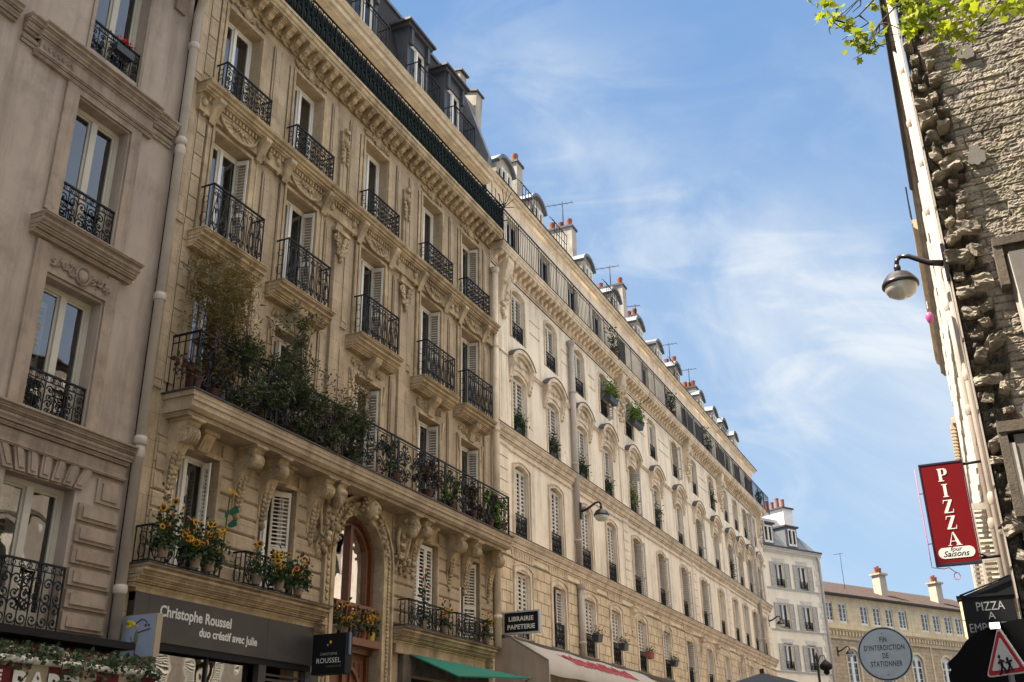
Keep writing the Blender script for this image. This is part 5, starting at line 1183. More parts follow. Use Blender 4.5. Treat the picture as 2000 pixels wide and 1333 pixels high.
# ------------------------------------------------------------------ signs
def facing(name, label, cat, loc, rz=-pi / 2, group=None): return thing(name, label, cat, loc, rz, group)
SER = {   # serif capitals as non-overlapping polygons in a unit cell
 'P': [[(0, 0), (.42, 0), (.42, .06), (0, .06)], [(.08, .06), (.30, .06), (.30, .94), (.08, .94)], [(0, .94), (.42, .94), (.42, 1), (0, 1)],
       [(.42, 1), (.55, .985), (.66, .90), (.70, .76), (.48, .76), (.46, .88), (.42, .94)], [(.70, .76), (.68, .60), (.58, .49), (.42, .45), (.42, .51), (.46, .57), (.48, .76)], [(.42, .45), (.42, .51), (.30, .51), (.30, .45)], [(.42, .94), (.30, .94), (.30, .93), (.42, .93)]],
 'I': [[(.0, 0), (.42, 0), (.42, .06), (.0, .06)], [(.10, .06), (.32, .06), (.32, .94), (.10, .94)], [(0, .94), (.42, .94), (.42, 1), (0, 1)]],
 'Z': [[(0, 0), (.66, 0), (.66, .07), (0, .07)], [(0, .07), (.25, .07), (.66, .93), (.41, .93)], [(.03, .93), (.66, .93), (.66, 1), (.03, 1)], [(.60, .07), (.66, .07), (.70, .28), (.66, .28)], [(.03, .93), (.09, .93), (.03, .74), (-.01, .74)]],
 'A': [[(-.04, 0), (.24, 0), (.24, .05), (-.04, .05)], [(.06, .05), (.13, .05), (.40, .94), (.36, .94)], [(.36, .94), (.40, .94), (.60, .05), (.86, .05), (.48, 1), (.38, 1)], [(.52, 0), (.94, 0), (.94, .05), (.52, .05)], [(.205, .30), (.545, .30), (.53, .36), (.224, .36)]]}
t = facing('pizza_sign', 'tall red hanging sign reading PIZZA in white serif letters down its face', 'sign', (*rpt(.62, .335), 0))
t.location = (15.0, .275, 0)
mb = MB(); mb.box(-.272, .272, -.10, 0, 4.265, 5.625); face = link('sign_face', mb.mesh('sign_face', M_redsign), t)
mb = MB(); 
for a, b, c_, d_ in ((-.29, .29, 4.235, 4.263), (-.29, .29, 5.627, 5.65), (-.29, -.274, 4.263, 5.627), (.274, .29, 4.263, 5.627)): mb.box(a, b, -.11, .008, c_, d_)
link('sign_frame', mb.mesh('sign_frame', M_navy), t)
zz = 5.378
for ch_, wd in (('P', .70), ('I', .42), ('Z', .66), ('Z', .66), ('A', .9)):
    mb = MB(); h_ = .182
    for poly in SER[ch_]: mb.prism([((x - wd / 2) * h_ * 1.0, zz + z * h_) for x, z in poly], .001, .006)
    link('letter', mb.mesh('letter', M_letter), face); zz -= .2225
mb = MB(); pl = []
for i in range(24):
    tt = 2 * pi * i / 24; cxx = .155 if cos(tt) > 0 else -.155; pl.append((cxx + .075 * cos(tt), 4.395 + .075 * sin(tt)))
mb.prism(pl, .001, .005); link('oval_plate', mb.mesh('oval_plate', M_letter), face)
lettering('four', .085, face, (-.08, -.006, 4.415), M_blk, shear=.4); lettering('Saisons', .11, face, (-.175, -.006, 4.345), M_blk, shear=.35, bold=.001)
mb = MB()
for z in (5.60, 4.30): mb.tube([(.27, -.05, z), (.60, -.05, z + .01)], .02, 6)
mb.tube([(.27, -.05, 4.36), (.40, -.05, 4.29)], .012, 5)
link('bracket', mb.mesh('bracket', M_blk), t)
mb = MB()
mb.tube([(-.315, -.05, 5.60), (-.345, -.05, 5.60), (-.345, -.05, 4.30), (-.345, -.05, 4.23), (-.2, -.05, 4.2), (-.13, -.05, 4.21), (-.05, -.05, 4.13)], .006, 5)
mb.tube([(-.05 + .04 * cos(q) , -.05, 4.09 + .05 * sin(q)) for q in [i * pi / 4 for i in range(8)]], .006, 5, 0, True)
link('neon_tube', mb.mesh('neon_tube', M_neon), t)
mb = MB()
for z in (5.25, 4.55): mb.tube([(-.29, -.05, z), (-.345, -.05, z)], .006, 4)
link('tube_holder', mb.mesh('tube_holder', M_blk), t)
# takeaway box sign
t = facing('takeaway_sign', 'black box sign with grey letters PIZZA A EMPORTER under the red hanging sign', 'sign', (14.05, .0, -.02))
t.scale = (.94, .94, .955)
mb = MB(); mb.box(-.33, .30, -.25, 0, 3.33, 3.84); bx = link('box', mb.mesh('box', M_blk), t)
mb = MB(); mb.box(-.36, -.332, -.2, .01, 3.60, 3.80); mb.box(-.36, -.332, -.2, .01, 3.36, 3.56); link('light_strip', mb.mesh('light_strip', M_litw), t)
mb = MB(); mb.box(-.385, .32, -.36, .02, 3.842, 3.875); mb.tube([(-.34, -.02, 3.88), (.1, -.02, 4.02), (.30, -.02, 4.09)], .012, 5); mb.prism([(-.30, 3.876), (.32, 3.876), (.32, 4.10), (.15, 4.03)], -.3, -.05)
link('top_cap', mb.mesh('top_cap', M_blk), t)
MGL = mat('grey_letter', (.30, .30, .30), .6)
lettering('PIZZA', .155, bx, (-.0, -.004, 3.67), MGL, align='CENTER', sx=.82); lettering('A', .13, bx, (-.0, -.004, 3.56), MGL, align='CENTER'); lettering('EMPORTER', .155, bx, (0, -.004, 3.41), MGL, align='CENTER', sx=.78)
t = facing('floodlight', 'small lit floodlight shining in front of the black takeaway sign', 'lamp', (13.8, -.01, 3.27))
mb = MB(); mb.box(-.065, .065, -.06, -.003, -.045, .045); link('housing', mb.mesh('housing', M_blk), t)
mb = MB(); mb.quad([(-.055, 0, -.035), (.055, 0, -.035), (.055, 0, .035), (-.055, 0, .035)]); link('lit_face', mb.mesh('lit_face', M_lit, False), t)
mb = MB(); mb.box(-.01, .01, -.30, -.06, -.01, .01); link('arm', mb.mesh('arm', M_blk), t)
# black awning
t = thing('black_awning', 'black awning with scalloped valance and pale letters PIZZA at the lower right corner', 'awning', (13.85, -.34, 0), 0)
mb = MB(); out_ = [(-.05, 3.36), (.32, 3.34), (.72, 3.22), (.98, 2.95), (.98, 2.90)]
for i in range(7): out_ += [(.98 - .0 * i, 2.9)] if i == 0 else []
vs = []
prof = [(0.0, 3.34), (.28, 3.30), (.52, 3.22), (.68, 3.12), (.80, 2.98), (.93, 2.88), (.90, 2.80), (.94, 2.74), (.92, 2.4), (-.25, 2.4), (-.25, 3.40)]
n = len(prof); vs = [(0, o, z) for o, z in prof] + [(3.2, o, z) for o, z in prof]
mb.add(vs, [tuple(range(n)), tuple(range(2 * n - 1, n - 1, -1))] + [(i, (i + 1) % n, n + (i + 1) % n, n + i) for i in range(n)])
aw = link('canopy', mb.mesh('canopy', M_cloth_k), t)
lettering('PIZZA', .17, aw, (-.005, -.44, 2.52), MGL, rz=-pi / 2, bold=.004)
# road signs
def roadpost(t, h, x=0): mb = MB(); mb.lathe([(.03, 0), (.03, h)], (x, -.05), 10); link('post', mb.mesh('post', M_zinc), t)
t = facing('round_road_sign', 'round grey road sign reading FIN D INTERDICTION DE STATIONNER', 'road sign', (12.3, 1.14, 0), -pi / 2 + .09)
roadpost(t, 3.0)
def disc(r, o0, o1, cz, n=40): mb = MB(); mb.prism([(r * cos(2 * pi * i / n), cz + r * sin(2 * pi * i / n)) for i in range(n)], o0, o1); return mb
mb = MB(); [mb.blob(x_, .004, z_, .008, .004, .008, 7, 4, 0) for x_, z_ in ((0, 3.09), (0, 2.65))]; mb.box(-.04, .04, -.06, -.022, 2.70, 2.73); mb.box(-.04, .04, -.06, -.022, 3.0, 3.03); link('fixings', mb.mesh('fixings', M_zinc), t)
d = link('disc', disc(.279, -.02, 0, 2.87).mesh('disc', M_navy), t); link('rim', disc(.288, -.022, -.002, 2.87).mesh('rim', mat('pale_rim', (.35, .36, .36), .6)), t)
link('face', disc(.264, 0, .002, 2.87).mesh('face', M_signgrey), t)
for tx, z in (('FIN', 3.0), ("D'INTERDICTION", 2.915), ('DE', 2.83), ('STATIONNER', 2.745)): lettering(tx, .078, d, (0, -.0035, z - .006), M_navy, align='CENTER', space=1.15, bold=.0012, sx=.62)
t = facing('school_warning_sign', 'triangular road sign with red border and two running figures before the black awning', 'road sign', (12.4, -.035, 0), -pi / 2 - .78)
roadpost(t, 3.0)
def tri(r, o0, o1, cz, rr=.03):
    mb = MB(); pts = []
    for k in range(3):
        a = pi / 2 + 2 * pi * k / 3; cx_, cz_ = (r - 2 * rr) * cos(a), cz + (r - 2 * rr) * sin(a)
        for j in range(-3, 4): b = a + j * pi / 9; pts.append((cx_ + rr * cos(b), cz_ + rr * sin(b)))
    mb.prism(pts, o0, o1); return mb
pl = link('plate', tri(.335, -.02, 0, 2.76, .03).mesh('plate', M_signwhite), t); link('red_border', tri(.305, 0, .003, 2.76, .026).mesh('red_border', M_signred), t); link('white_field', tri(.222, .003, .006, 2.76, .012).mesh('white_field', M_signwhite), t)
mb = MB()
def limb(a, b, r=.010): mb.tube([(a[0], .009, a[1]), (b[0], .009, b[1])], r, 5)
for sx_, s_, ox in ((1, 1.0, -.045), (1, .7, .06)):
    z = 2.67
    mb.blob(ox - .01, .009, z + .115 * s_, .018, .006, .02, 8, 5, 0); limb((ox, z + .085 * s_), (ox + .012, z + .02), .016); limb((ox + .012, z + .02), (ox - .02, z - .05 * s_)); limb((ox + .012, z + .02), (ox + .045 * s_, z - .02)); limb((ox + .045 * s_, z - .02), (ox + .05 * s_, z - .06 * s_))
    limb((ox, z + .08 * s_), (ox - .035, z + .045)); limb((ox, z + .08 * s_), (ox + .05, z + .06)); limb((ox - .02, z - .05 * s_), (ox - .045, z - .065 * s_))
link('running_figures', mb.mesh('running_figures', M_blk), t)
# bookshop sign
t = facing('bookshop_sign', 'black box sign reading LIBRAIRIE PAPETERIE above the beige awning', 'sign', (25.5, 11.42, 0))
mb = MB(); mb.box(-.53, .53, -.16, .0, 5.31, 5.90); link('box', mb.mesh('box', M_signwhite), t); mb = MB(); mb.box(-.49, .49, .0, .006, 5.35, 5.86); f_ = link('face', mb.mesh('face', M_blk), t)
lettering('LIBRAIRIE', .165, f_, (0, -.01, 5.64), M_letter, align='CENTER', bold=.005, space=1.06); lettering('PAPETERIE', .165, f_, (0, -.01, 5.43), M_letter, align='CENTER', bold=.005, space=1.06)
mb = MB(); mb.box(-.58, -.531, -.1, -.06, 5.82, 5.85); mb.box(-.58, -.531, -.1, -.06, 5.38, 5.41); link('bracket', mb.mesh('bracket', M_iron), t)
# chocolate shop hanging sign
t = facing('hanging_shop_sign', 'black square hanging sign reading ROUSSEL beside the wooden doorway', 'sign', (16.62, 11.40, 0))
mb = MB(); mb.box(-.37, .37, -.22, .0, 3.56, 4.29); f_ = link('box', mb.mesh('box', M_blk), t)
mb = MB(); mb.box(-.375, -.371, -.22, -.01, 3.56, 4.29) ; mb.box(.371, .40, -.14, -.08, 3.9, 4.3); link('side_frame', mb.mesh('side_frame', mat('steel_blue_edge', (.10, .13, .18), .5)), t)
lettering('CHRISTOPHE', .065, f_, (0, -.004, 3.90), MGL, align='CENTER'); lettering('ROUSSEL', .13, f_, (0, -.004, 3.76), M_letter, align='CENTER', space=1.05); lettering('CHOCOLATIER', .05, f_, (.12, -.004, 3.68), mat('dull_gold', (.16, .12, .05), .5), align='CENTER')
mb = MB(); mb.blob(.03, .002, 4.13, .03, .004, .03, 6, 4, .2); link('emblem', mb.mesh('emblem', M_yellow), f_); mb = MB(); mb.blob(-.03, .002, 4.08, .02, .004, .02, 6, 4, .2); link('emblem', mb.mesh('emblem', M_bluesheet), f_)
# cafe sign with waitress
t = facing('cafe_sign', 'pale blue square sign with a drawn blond waitress carrying a tray, beside the brown shopfront', 'sign', (11.95, 11.62, 0))
mb = MB(); mb.box(-.30, .34, -.12, -.002, 3.42, 4.05); link('box', mb.mesh('box', M_cloth_c), t); mb = MB(); mb.box(-.32, .32, .0, .005, 3.43, 4.04); f_ = link('face', mb.mesh('face', M_bluesheet), t)
mb = MB(); mb.blob(-.15, .006, 3.93, .10, .004, .035, 10, 5, .1, 0, -.3); mb.blob(-.20, .006, 3.88, .07, .003, .025, 10, 5, .1, 0, .2); link('hair', mb.mesh('hair', M_yellow), f_)
mb = MB(); mb.blob(-.02, .006, 3.72, .045, .004, .11, 8, 6, .08); link('dress', mb.mesh('dress', mat('olive_print', (.16, .17, .09), .6)), f_)
mb = MB(); mb.blob(-.03, .007, 3.87, .03, .004, .035, 8, 5, .05); link('head', mb.mesh('head', mat('skin_print', (.5, .33, .25), .6)), f_)
MP_ = mat('maroon_print', (.06, .012, .02), .6); mb = MB()
mb.tube([(0, .008, 3.62), (-.02, .008, 3.47), (.03, .008, 3.465)], .009, 5); mb.tube([(-.03, .008, 3.63), (-.10, .008, 3.66), (-.12, .008, 3.73)], .008, 5); mb.tube([(0, .008, 3.78), (.07, .008, 3.80), (.24, .008, 3.83)], .008, 5)
mb.tube([(-.05, .008, 3.92), (.05, .008, 3.98), (.14, .008, 3.95), (.17, .008, 3.91)], .008, 5); mb.blob(.14, .008, 3.88, .02, .004, .02); mb.blob(.20, .008, 3.88, .02, .004, .02); link('line_drawing', mb.mesh('line_drawing', MP_), f_)
mb = MB(); mb.box(-.38, -.30, -.08, -.05, 3.98, 4.0); link('bracket', mb.mesh('bracket', M_iron), t)

# ------------------------------------------------------------------ awnings
t = thing('striped_awning', 'red and cream striped awning lettered LE BART under the ivy', 'awning', (7.0, FY, 0))
ms = [MB(), MB(), MB()]
u = -2.0; k = 0
while u < 4.65:
    w_ = .40; m_ = ms[k % 2]; u1_ = min(u + w_, 4.7)
    m_.add([(u, -.15, 3.49), (u1_, -.15, 3.49), (u1_, -1.05, 3.15), (u, -1.05, 3.15)], [(0, 1, 2, 3)]); m_.add([(u, -1.06, 3.1), (u1_, -1.06, 3.1), (u1_, -1.08, 2.6), (u, -1.08, 2.6)], [(0, 1, 2, 3)]); u += w_; k += 1
ms[2].tube([(-2, 1.06, 3.12), (4.7, 1.06, 3.12)], .045, 10)
link('red_stripes', ms[0].mesh('red_stripes', M_cloth_r), t); link('cream_stripes', ms[1].mesh('cream_stripes', M_cloth_c), t); link('roller', ms[2].mesh('roller', M_frame), t)
lettering('LE', .16, t, (1.93, -1.10, 2.86), M_letter, bold=.008); lettering('BART', .40, t, (2.24, -1.10, 2.70), M_letter, bold=.016, space=1.1, sx=1.0)
t = thing('ivy_garland', 'green ivy garland hanging over the red and cream striped awning', 'garland', (7.0, FY - .8, 3.2))
R_ = random.Random(5)
def ivy(R):
    x = R.uniform(-2, 4.75); h = .18 + .16 * abs(sin(x * 2.3)) + (.18 if (x * 1.7) % 1 < .3 else 0)
    return (x, R.uniform(-.42, .25), .13 - R.random() ** .8 * h * 1.05)
link('foliage', leaves(5200, ivy, .075, .8, 6).mesh('foliage', L_ivy, False), t)
mb = MB(); mb.tube([(-2, 0, .05), (4.7, 0, .03)], .03, 6); link('stem', mb.mesh('stem', M_bark), t)
for k, x in enumerate((4.55, 4.78)):
    mb = MB(); mb.lathe([(.01, -.07), (.06, -.04), (.075, 0), (.06, .04), (.01, .07)], (0, 0), 12); solo('globe_light', mb, M_letter, ['round white globe lamp at the end of the ivy garland', 'lower round white globe lamp below the ivy garland end'][k], 'lamp', (7.0 + x, 11.05, 3.16 - .14 * k))
t = thing('green_awning', 'small green cloth awning over the dark shopfront under the flowered balconies', 'awning', (22.5, FY, 4.3))
mb = MB(); mb.add([(-2.1, -.16, .02), (2.1, -.16, .02), (2.35, -1.15, -.20), (-1.7, -1.15, -.46), (-2.1, -.16, -.01), (2.1, -.16, -.01), (2.35, -1.15, -.23), (-1.7, -1.15, -.49)], [(0, 1, 2, 3), (4, 5, 6, 7), (0, 1, 5, 4), (1, 2, 6, 5), (2, 3, 7, 6), (3, 0, 4, 7)]); link('cloth', mb.mesh('cloth', M_cloth_g), t)
mb = MB(); mb.tube([(2.3, 1.12, -.2), (1.9, .5, -.75), (1.9, .1, -.8)], .015, 5); link('arm', mb.mesh('arm', M_iron), t)
t = thing('beige_awning', 'large beige and pale grey awning with red script lettering below the bookshop sign', 'awning', (25.4, FY, 0))
mb = MB(); mb.add([(-.35, -.02, 5.16), (-.35, -.52, 5.15), (-.35, -1.52, 4.53), (-.35, -1.56, 3.0), (-.35, -.02, 3.0)], [(0, 1, 2, 3, 4)]); link('side_panel', mb.mesh('side_panel', M_cloth_b), t)
mb = MB(); mb.tube([(-.35, .52, 5.16), (-.35, 1.53, 4.54)], .022, 6); mb.tube([(-.35, 1.54, 4.53), (-.35, 1.56, 3.0)], .015, 6); link('frame_edge', mb.mesh('frame_edge', M_cloth_w), t)
mb = MB(); n = 24; vs = []; fs = []
for i in range(n + 1):
    x = -.34 + 11.2 * i / n
    for j, (o, z) in enumerate(((.28, 5.15), (.52, 5.12), (.85, 4.92), (1.54, 4.51), (1.56, 4.2))): vs.append((x, -o, z + .02 * sin(x * 2 + j)))
for i in range(n):
    for j in range(4): a = i * 5 + j; fs.append((a, a + 5, a + 6, a + 1))
mb.add(vs, fs, 0, True); mb.mi = [1 if (k % 4) == 0 else 0 for k in range(len(mb.f))]; link('canopy', mb.mesh('canopy', [M_cloth_w, M_cloth_c]), t)
mb = MB(); R_ = random.Random(8)
for k in range(26):
    x = 2.0 + k * .21; 
    if k in (8, 17): continue
    o0, o1 = (.78, 1.45); f = lambda o: 4.92 - (o - .85) * .594 + .03
    mb.tube([(x, o0 + R_.uniform(-.05, .2), f(o0 + .1) + .01), (x + .16 + R_.uniform(-.1, .1), (o0 + o1) / 2, f((o0 + o1) / 2) + .012), (x + R_.uniform(-.1, .3), o1, f(o1) + .02)], .017, 4)
    if k % 3 == 0: mb.tube([(x, .95, f(.95) + .02), (x + .3, 1.1, f(1.1) + .02)], .014, 4)
link('red_lettering', mb.mesh('red_lettering', M_redpaint), t)
t = thing('brown_shop_awning', 'narrow brown and cream awning end beyond the pale grey awning', 'awning', (37.4, FY, 0))
mb = MB(); mb.add([(0, -.33, 4.9), (0, -1.3, 4.35), (.0, -1.3, 3.6), (0, -.33, 3.6)], [(0, 1, 2, 3)]); link('side_panel', mb.mesh('side_panel', mat('brown_awning_cloth', (.22, .10, .04), .9)), t)
mb = MB(); mb.add([(-.03, -.33, 4.95), (5, -.33, 4.95), (5, -1.35, 4.38), (-.03, -1.35, 4.38)], [(0, 1, 2, 3)]); link('canopy', mb.mesh('canopy', M_cloth_c), t)

# ------------------------------------------------------------------ parasols
for k, (x, y, z, r_) in enumerate(((14.5, 2.95, 2.95, 1.25), (17.5, 2.95, 2.98, 1.0))):
    t = thing('parasol', ['navy cloth parasol with a peaked top below the pale yellow house', 'second navy parasol a little farther off, only its tip showing'][k], 'parasol', (x, y, 0), 0, 'navy parasols on the pavement')
    mb = MB(); n = 8; vs = [(0, 0, z)]; 
    for rr, dz in ((.35, -.11), (.8, -.27), (1.0, -.36)):
        for i in range(n * 2): a = pi * i / n + .2; q = rr * r_ * (1 if i % 2 == 0 else .955); vs.append((q * cos(a), q * sin(a), z + dz * r_ - (.0 if i % 2 == 0 else -.015)))
    m_ = n * 2; fs = [(0, 1 + i, 1 + (i + 1) % m_) for i in range(m_)] + [(1 + j * m_ + i, 1 + (j + 1) * m_ + i, 1 + (j + 1) * m_ + (i + 1) % m_, 1 + j * m_ + (i + 1) % m_) for j in range(2) for i in range(m_)]
    mb.add(vs, fs); link('canopy', mb.mesh('canopy', M_parasol), t); mb = MB(); mb.lathe([(.25, .1), (.25, .2), (.03, .2), (.03, z + .05)], (0, 0), 12); link('pole', mb.mesh('pole', M_lampmetal), t)

# ------------------------------------------------------------------ roof antennas
for k, (x, y, z, h_, lb) in enumerate(((36.3, 13.9, 23.8, 1.35, 'television antenna on the tall chimney with three pots'), (43.0, 14.1, 24.0, 1.2, 'television antenna above the chimney nearest the middle of the long roof'),
        (51.9, 13.8, 23.2, 1.2, 'television antenna on the fifth roof chimney, second from the far end'), (55.9, 13.8, 23.1, 1.2, 'television antenna on the farthest roof chimney'), (92.4, 11.0, 16.6, 3.1, 'thin antenna on the tiled roof of the sandstone building'), (44.9, 13.5, 23.2, .55, 'short antenna stub beside the chimney of the long roof'))):
    t = thing('roof_antenna', lb, 'antenna', (x, y, z), 0, 'television antennas on the roofs')
    mb = MB(); mb.tube([(0, 0, 0), (0, 0, h_)], .022, 5); link('mast', mb.mesh('mast', M_iron), t)
    mb = MB(); L_ = 1.15 if k < 4 else .5
    mb.tube([(-.2, -L_, h_ - .12), (.2, L_ * .35, h_ - .02)], .016, 5)
    for q in range(7): f = q / 6; cy = -L_ + 1.35 * L_ * f; mb.tube([(-.2 + .4 * f - .16, cy, h_ - .12 + .1 * f), (-.2 + .4 * f + .16, cy, h_ - .12 + .1 * f)], .007, 4)
    link('boom', mb.mesh('boom', M_iron), t)

# ------------------------------------------------------------------ plants on the long balcony (floor height 7.745)
def shrub(name, label, loc, parts, stems=None, cat='shrub', group=None, pot=True):
    t = thing(name, label, cat, loc, 0, group)
    for i, (n, fn, size, asp, m) in enumerate(parts): link('foliage', leaves(n, fn, size, asp, i + int(loc[0] * 10)).mesh('foliage', m, False), t)
    if stems:
        mb = MB()
        for s_ in stems: mb.tube(s_, .012, 5, taper=.4)
        link('stems', mb.mesh('stems', M_bark), t)
    if pot: mb = MB(); mb.lathe([(.10, 0), (.14, .22), (.15, .24), (.12, .24)], (0, 0), 12); link('pot', mb.mesh('pot', M_dkpot), t)
    return t
ZB = 7.745
R_ = random.Random(11)
bst = [[(R_.uniform(-.35, .35), R_.uniform(-.12, .12), .2), (R_.uniform(-.5, .5), R_.uniform(-.2, .3), 1.3), (R_.uniform(-.8, .75), R_.uniform(-.2, .5), R_.uniform(2.2, 2.8))] for _ in range(16)]
def bamb(R):
    s_ = bst[R.randrange(len(bst))]; f = R.uniform(.25, 1.0) ** .7; a, b, c = s_
    q = [(a[i] * (1 - f) + b[i] * f) if f < .5 else (b[i] * (1 - (f - .5) * 2) + c[i] * (f - .5) * 2) for i in range(3)]
    return (q[0] + R.gauss(0, .13), -q[1] + R.gauss(0, .13), q[2] + R.gauss(0, .12))
shrub('bamboo', 'tall golden brown bamboo standing on the long balcony', (12.95, FY - .40, ZB), [(4200, bamb, .13, .13, L_bamboo), (700, bamb, .12, .2, L_rust)], bst, 'bamboo')
def blobs(cs, flat=1.0):
    def fn(R):
        c, r = cs[R.randrange(len(cs))]; d = Vector((R.gauss(0, 1), R.gauss(0, 1), R.gauss(0, 1))).normalized() * (R.random() ** .45) * r
        return (c[0] + d.x, c[1] + d.y * flat, c[2] + d.z)
    return fn
pc = [((R_.uniform(-1.1, 1.1), R_.uniform(-.34, .12), R_.uniform(.2, 1.35)), R_.uniform(.12, .30)) for _ in range(40)]
shrub('dark_shrub', 'dark green bushy shrub over the iron railing next to the bamboo', (14.25, FY - .42, ZB), [(6200, blobs(pc), .12, .2, L_pine), (900, blobs(pc), .10, .3, L_dark)], [[(x, 0, .2), (x * 1.1, .1, 1.1)] for x in (-.7, -.2, .3, .8)])
pc2 = [((R_.uniform(-1.1, 1.2), R_.uniform(-.36, .12), R_.uniform(.05, 1.05)), R_.uniform(.12, .30)) for _ in range(38)]
shrub('dark_shrub', 'dark green bushy shrub over the iron railing next to the rusty bush', (16.2, FY - .42, ZB), [(5600, blobs(pc2), .12, .2, L_pine), (900, blobs(pc2), .10, .3, L_dark)], [[(x, 0, .2), (x * 1.1, .1, .9)] for x in (-.7, -.2, .3, .8)])
oc = [((R_.uniform(-.75, .9), R_.uniform(-.3, .3), R_.uniform(1.4, 2.6)), R_.uniform(.15, .28)) for _ in range(15)]
ost = [[(0, 0, .2), (.1, .1, 1.2), (c[0], -c[1], c[2])] for c, r in oc]
shrub('airy_olive_tree', 'airy grey green small tree standing above the dark balcony shrubs', (15.2, FY - .42, ZB), [(900, blobs(oc), .10, .35, L_olive), (400, blobs([((.0, 0, 1.5), .4)]), .1, .3, L_pine)], ost, 'tree')
rc = [((R_.uniform(-.5, .5), R_.uniform(-.2, .2), R_.uniform(.4, 1.9)), .28) for _ in range(12)]
shrub('thin_rust_bush', 'sparse rusty brown bush beside the grey shutter on the long balcony', (17.2, FY - .45, ZB), [(900, blobs(rc), .08, .35, L_rust)], [[(0, 0, .2), (c[0] * .6, 0, c[2] * .7), (c[0], -c[1], c[2])] for c, r in rc])
for k, (x, n_, m_, lb) in enumerate(((12.35, 260, L_red, 'dark red leaved plant at the corner of the balcony railing'), (20.4, 420, L_red, 'red brown trailing plant on the ornate balcony railing'), (21.6, 500, L_bright, 'bright green trailing plant hanging through the ornate balcony railing'), (22.7, 480, L_red, 'dark red geraniums on the balcony railing between two green climbing plants'), (23.7, 420, L_bright, 'green climbing plant on the last balcony panel before the cream building'), (24.35, 380, L_bright, 'leafy green plant at the balcony corner touching the cream building'), (18.9, 240, L_dark, 'small dark green plant on the balcony above the arched doorway'))):
    q = [((R_.uniform(-.45, .45), R_.uniform(-.10, .10), R_.uniform(.10, .95)), R_.uniform(.06, .17)) for _ in range(11)]
    shrub('balcony_plant', lb, (x, FY - .52, ZB), [(int(n_ * 1.3), blobs(q), .085, .7, m_), (n_ // 2, blobs(q), .08, .7, L_dark)], [[(0, 0, .2), (.05, .05, .9)]], 'plant', 'plants along the long balcony')
# top balcony greenery
for x, lb in ((14.6, 'tuft of green leaves above the dark green top railing, nearest the greige house'), (18.0, 'tuft of green leaves above the top balcony railing by the middle attic window'), (20.8, 'sprig of leaves above the dark green top railing, nearest the cream building')):
    shrub('rooftop_plant', lb, (x, FY - .2, 17.25), [(160, blobs([((0, 0, .9), .25), ((.2, 0, .8), .2)]), .1, .4, L_dark)], [[(0, 0, .2), (0, 0, .8)]], 'plant', 'plants on the top balconies')
for x, lb in ((35.2, 'dark ivy on the top balcony railing of the cream building, first clump'), (43.4, 'dark leafy clump on the top balcony railing beside the fan of spikes'), (49.6, 'green plant hanging through the top balcony railing past the pale screens'), (61.6, 'grassy plant above the far end of the top balcony railing')):
    q = [((R_.uniform(-.4, .4), 0, R_.uniform(.1, 1.1)), .22) for _ in range(6)]
    shrub('rooftop_plant', lb, (x, FY - .40, 17.0), [(260, blobs(q), .12, .5, L_dark)], None, 'plant', 'plants on the top balconies')
# ------------------------------------------------------------------ sunflowers and pots of the entresol balconies
def flower(R, r, mp):
    mb = MB(); n = 13
    for k in range(n):
        a = 2 * pi * k / n; c, s_ = cos(a), sin(a)
        mb.add([(c * r * .3, -.01, s_ * r * .3), (c * r * .7 - s_ * r * .18, -.03, s_ * r * .7 + c * r * .18), (c * r, -.01, s_ * r), (c * r * .7 + s_ * r * .18, -.03, s_ * r * .7 - c * r * .18)], [(0, 1, 2, 3)])
    return mb.mesh('petals', mp, False)
R_ = random.Random(21)
pet = [flower(R_, .085, M_petal), flower(R_, .075, M_petalr)]
mb = MB(); mb.blob(0, .03, 0, .035, .018, .035, 9, 5, .05); cen = mb.mesh('flower_centre', M_seed)
def sunflowers(label, x, z, nfl, w, h, o=.34, red=0.0, potm=None, leaf=150, y=FY, dens=L_dark):
    t = thing('potted_sunflowers', label, 'potted flowers', (x, y - o, z), 0, 'potted sunflowers on the lower balconies')
    mb = MB(); mb.lathe([(.07, 0), (.095, .15), (.10, .17), (.08, .17)], (0, 0), 12); link('pot', mb.mesh('pot', potm or M_potw), t)
    st = MB()
    for k in range(nfl):
        a, b, zz = R_.uniform(-w, w), R_.uniform(-.07, .10), .17 + h * R_.uniform(.25, 1.0)
        st.tube([(0, 0, .15), (a * .4, b * .5, zz * .6), (a, b, zz - .02)], .006, 4)
        f = link('flower_head', pet[1 if R_.random() < red else 0], t, (a, -b - .01, zz), R_.uniform(-1.3, .9)); f.rotation_euler[0] = R_.uniform(-.9, .5)
        s_ = R_.uniform(.5, .95); f.scale = (s_, s_, s_); link('flower_centre', cen, f)
    link('stems', st.mesh('stems', L_dark), t)
    link('leaves', leaves(leaf, lambda R: (R.gauss(0, w * .6), R.uniform(-.12, .08), .12 + abs(R.gauss(0, h * .42))), .09, .6, int(x * 100)).mesh('leaves', dens, False), t)
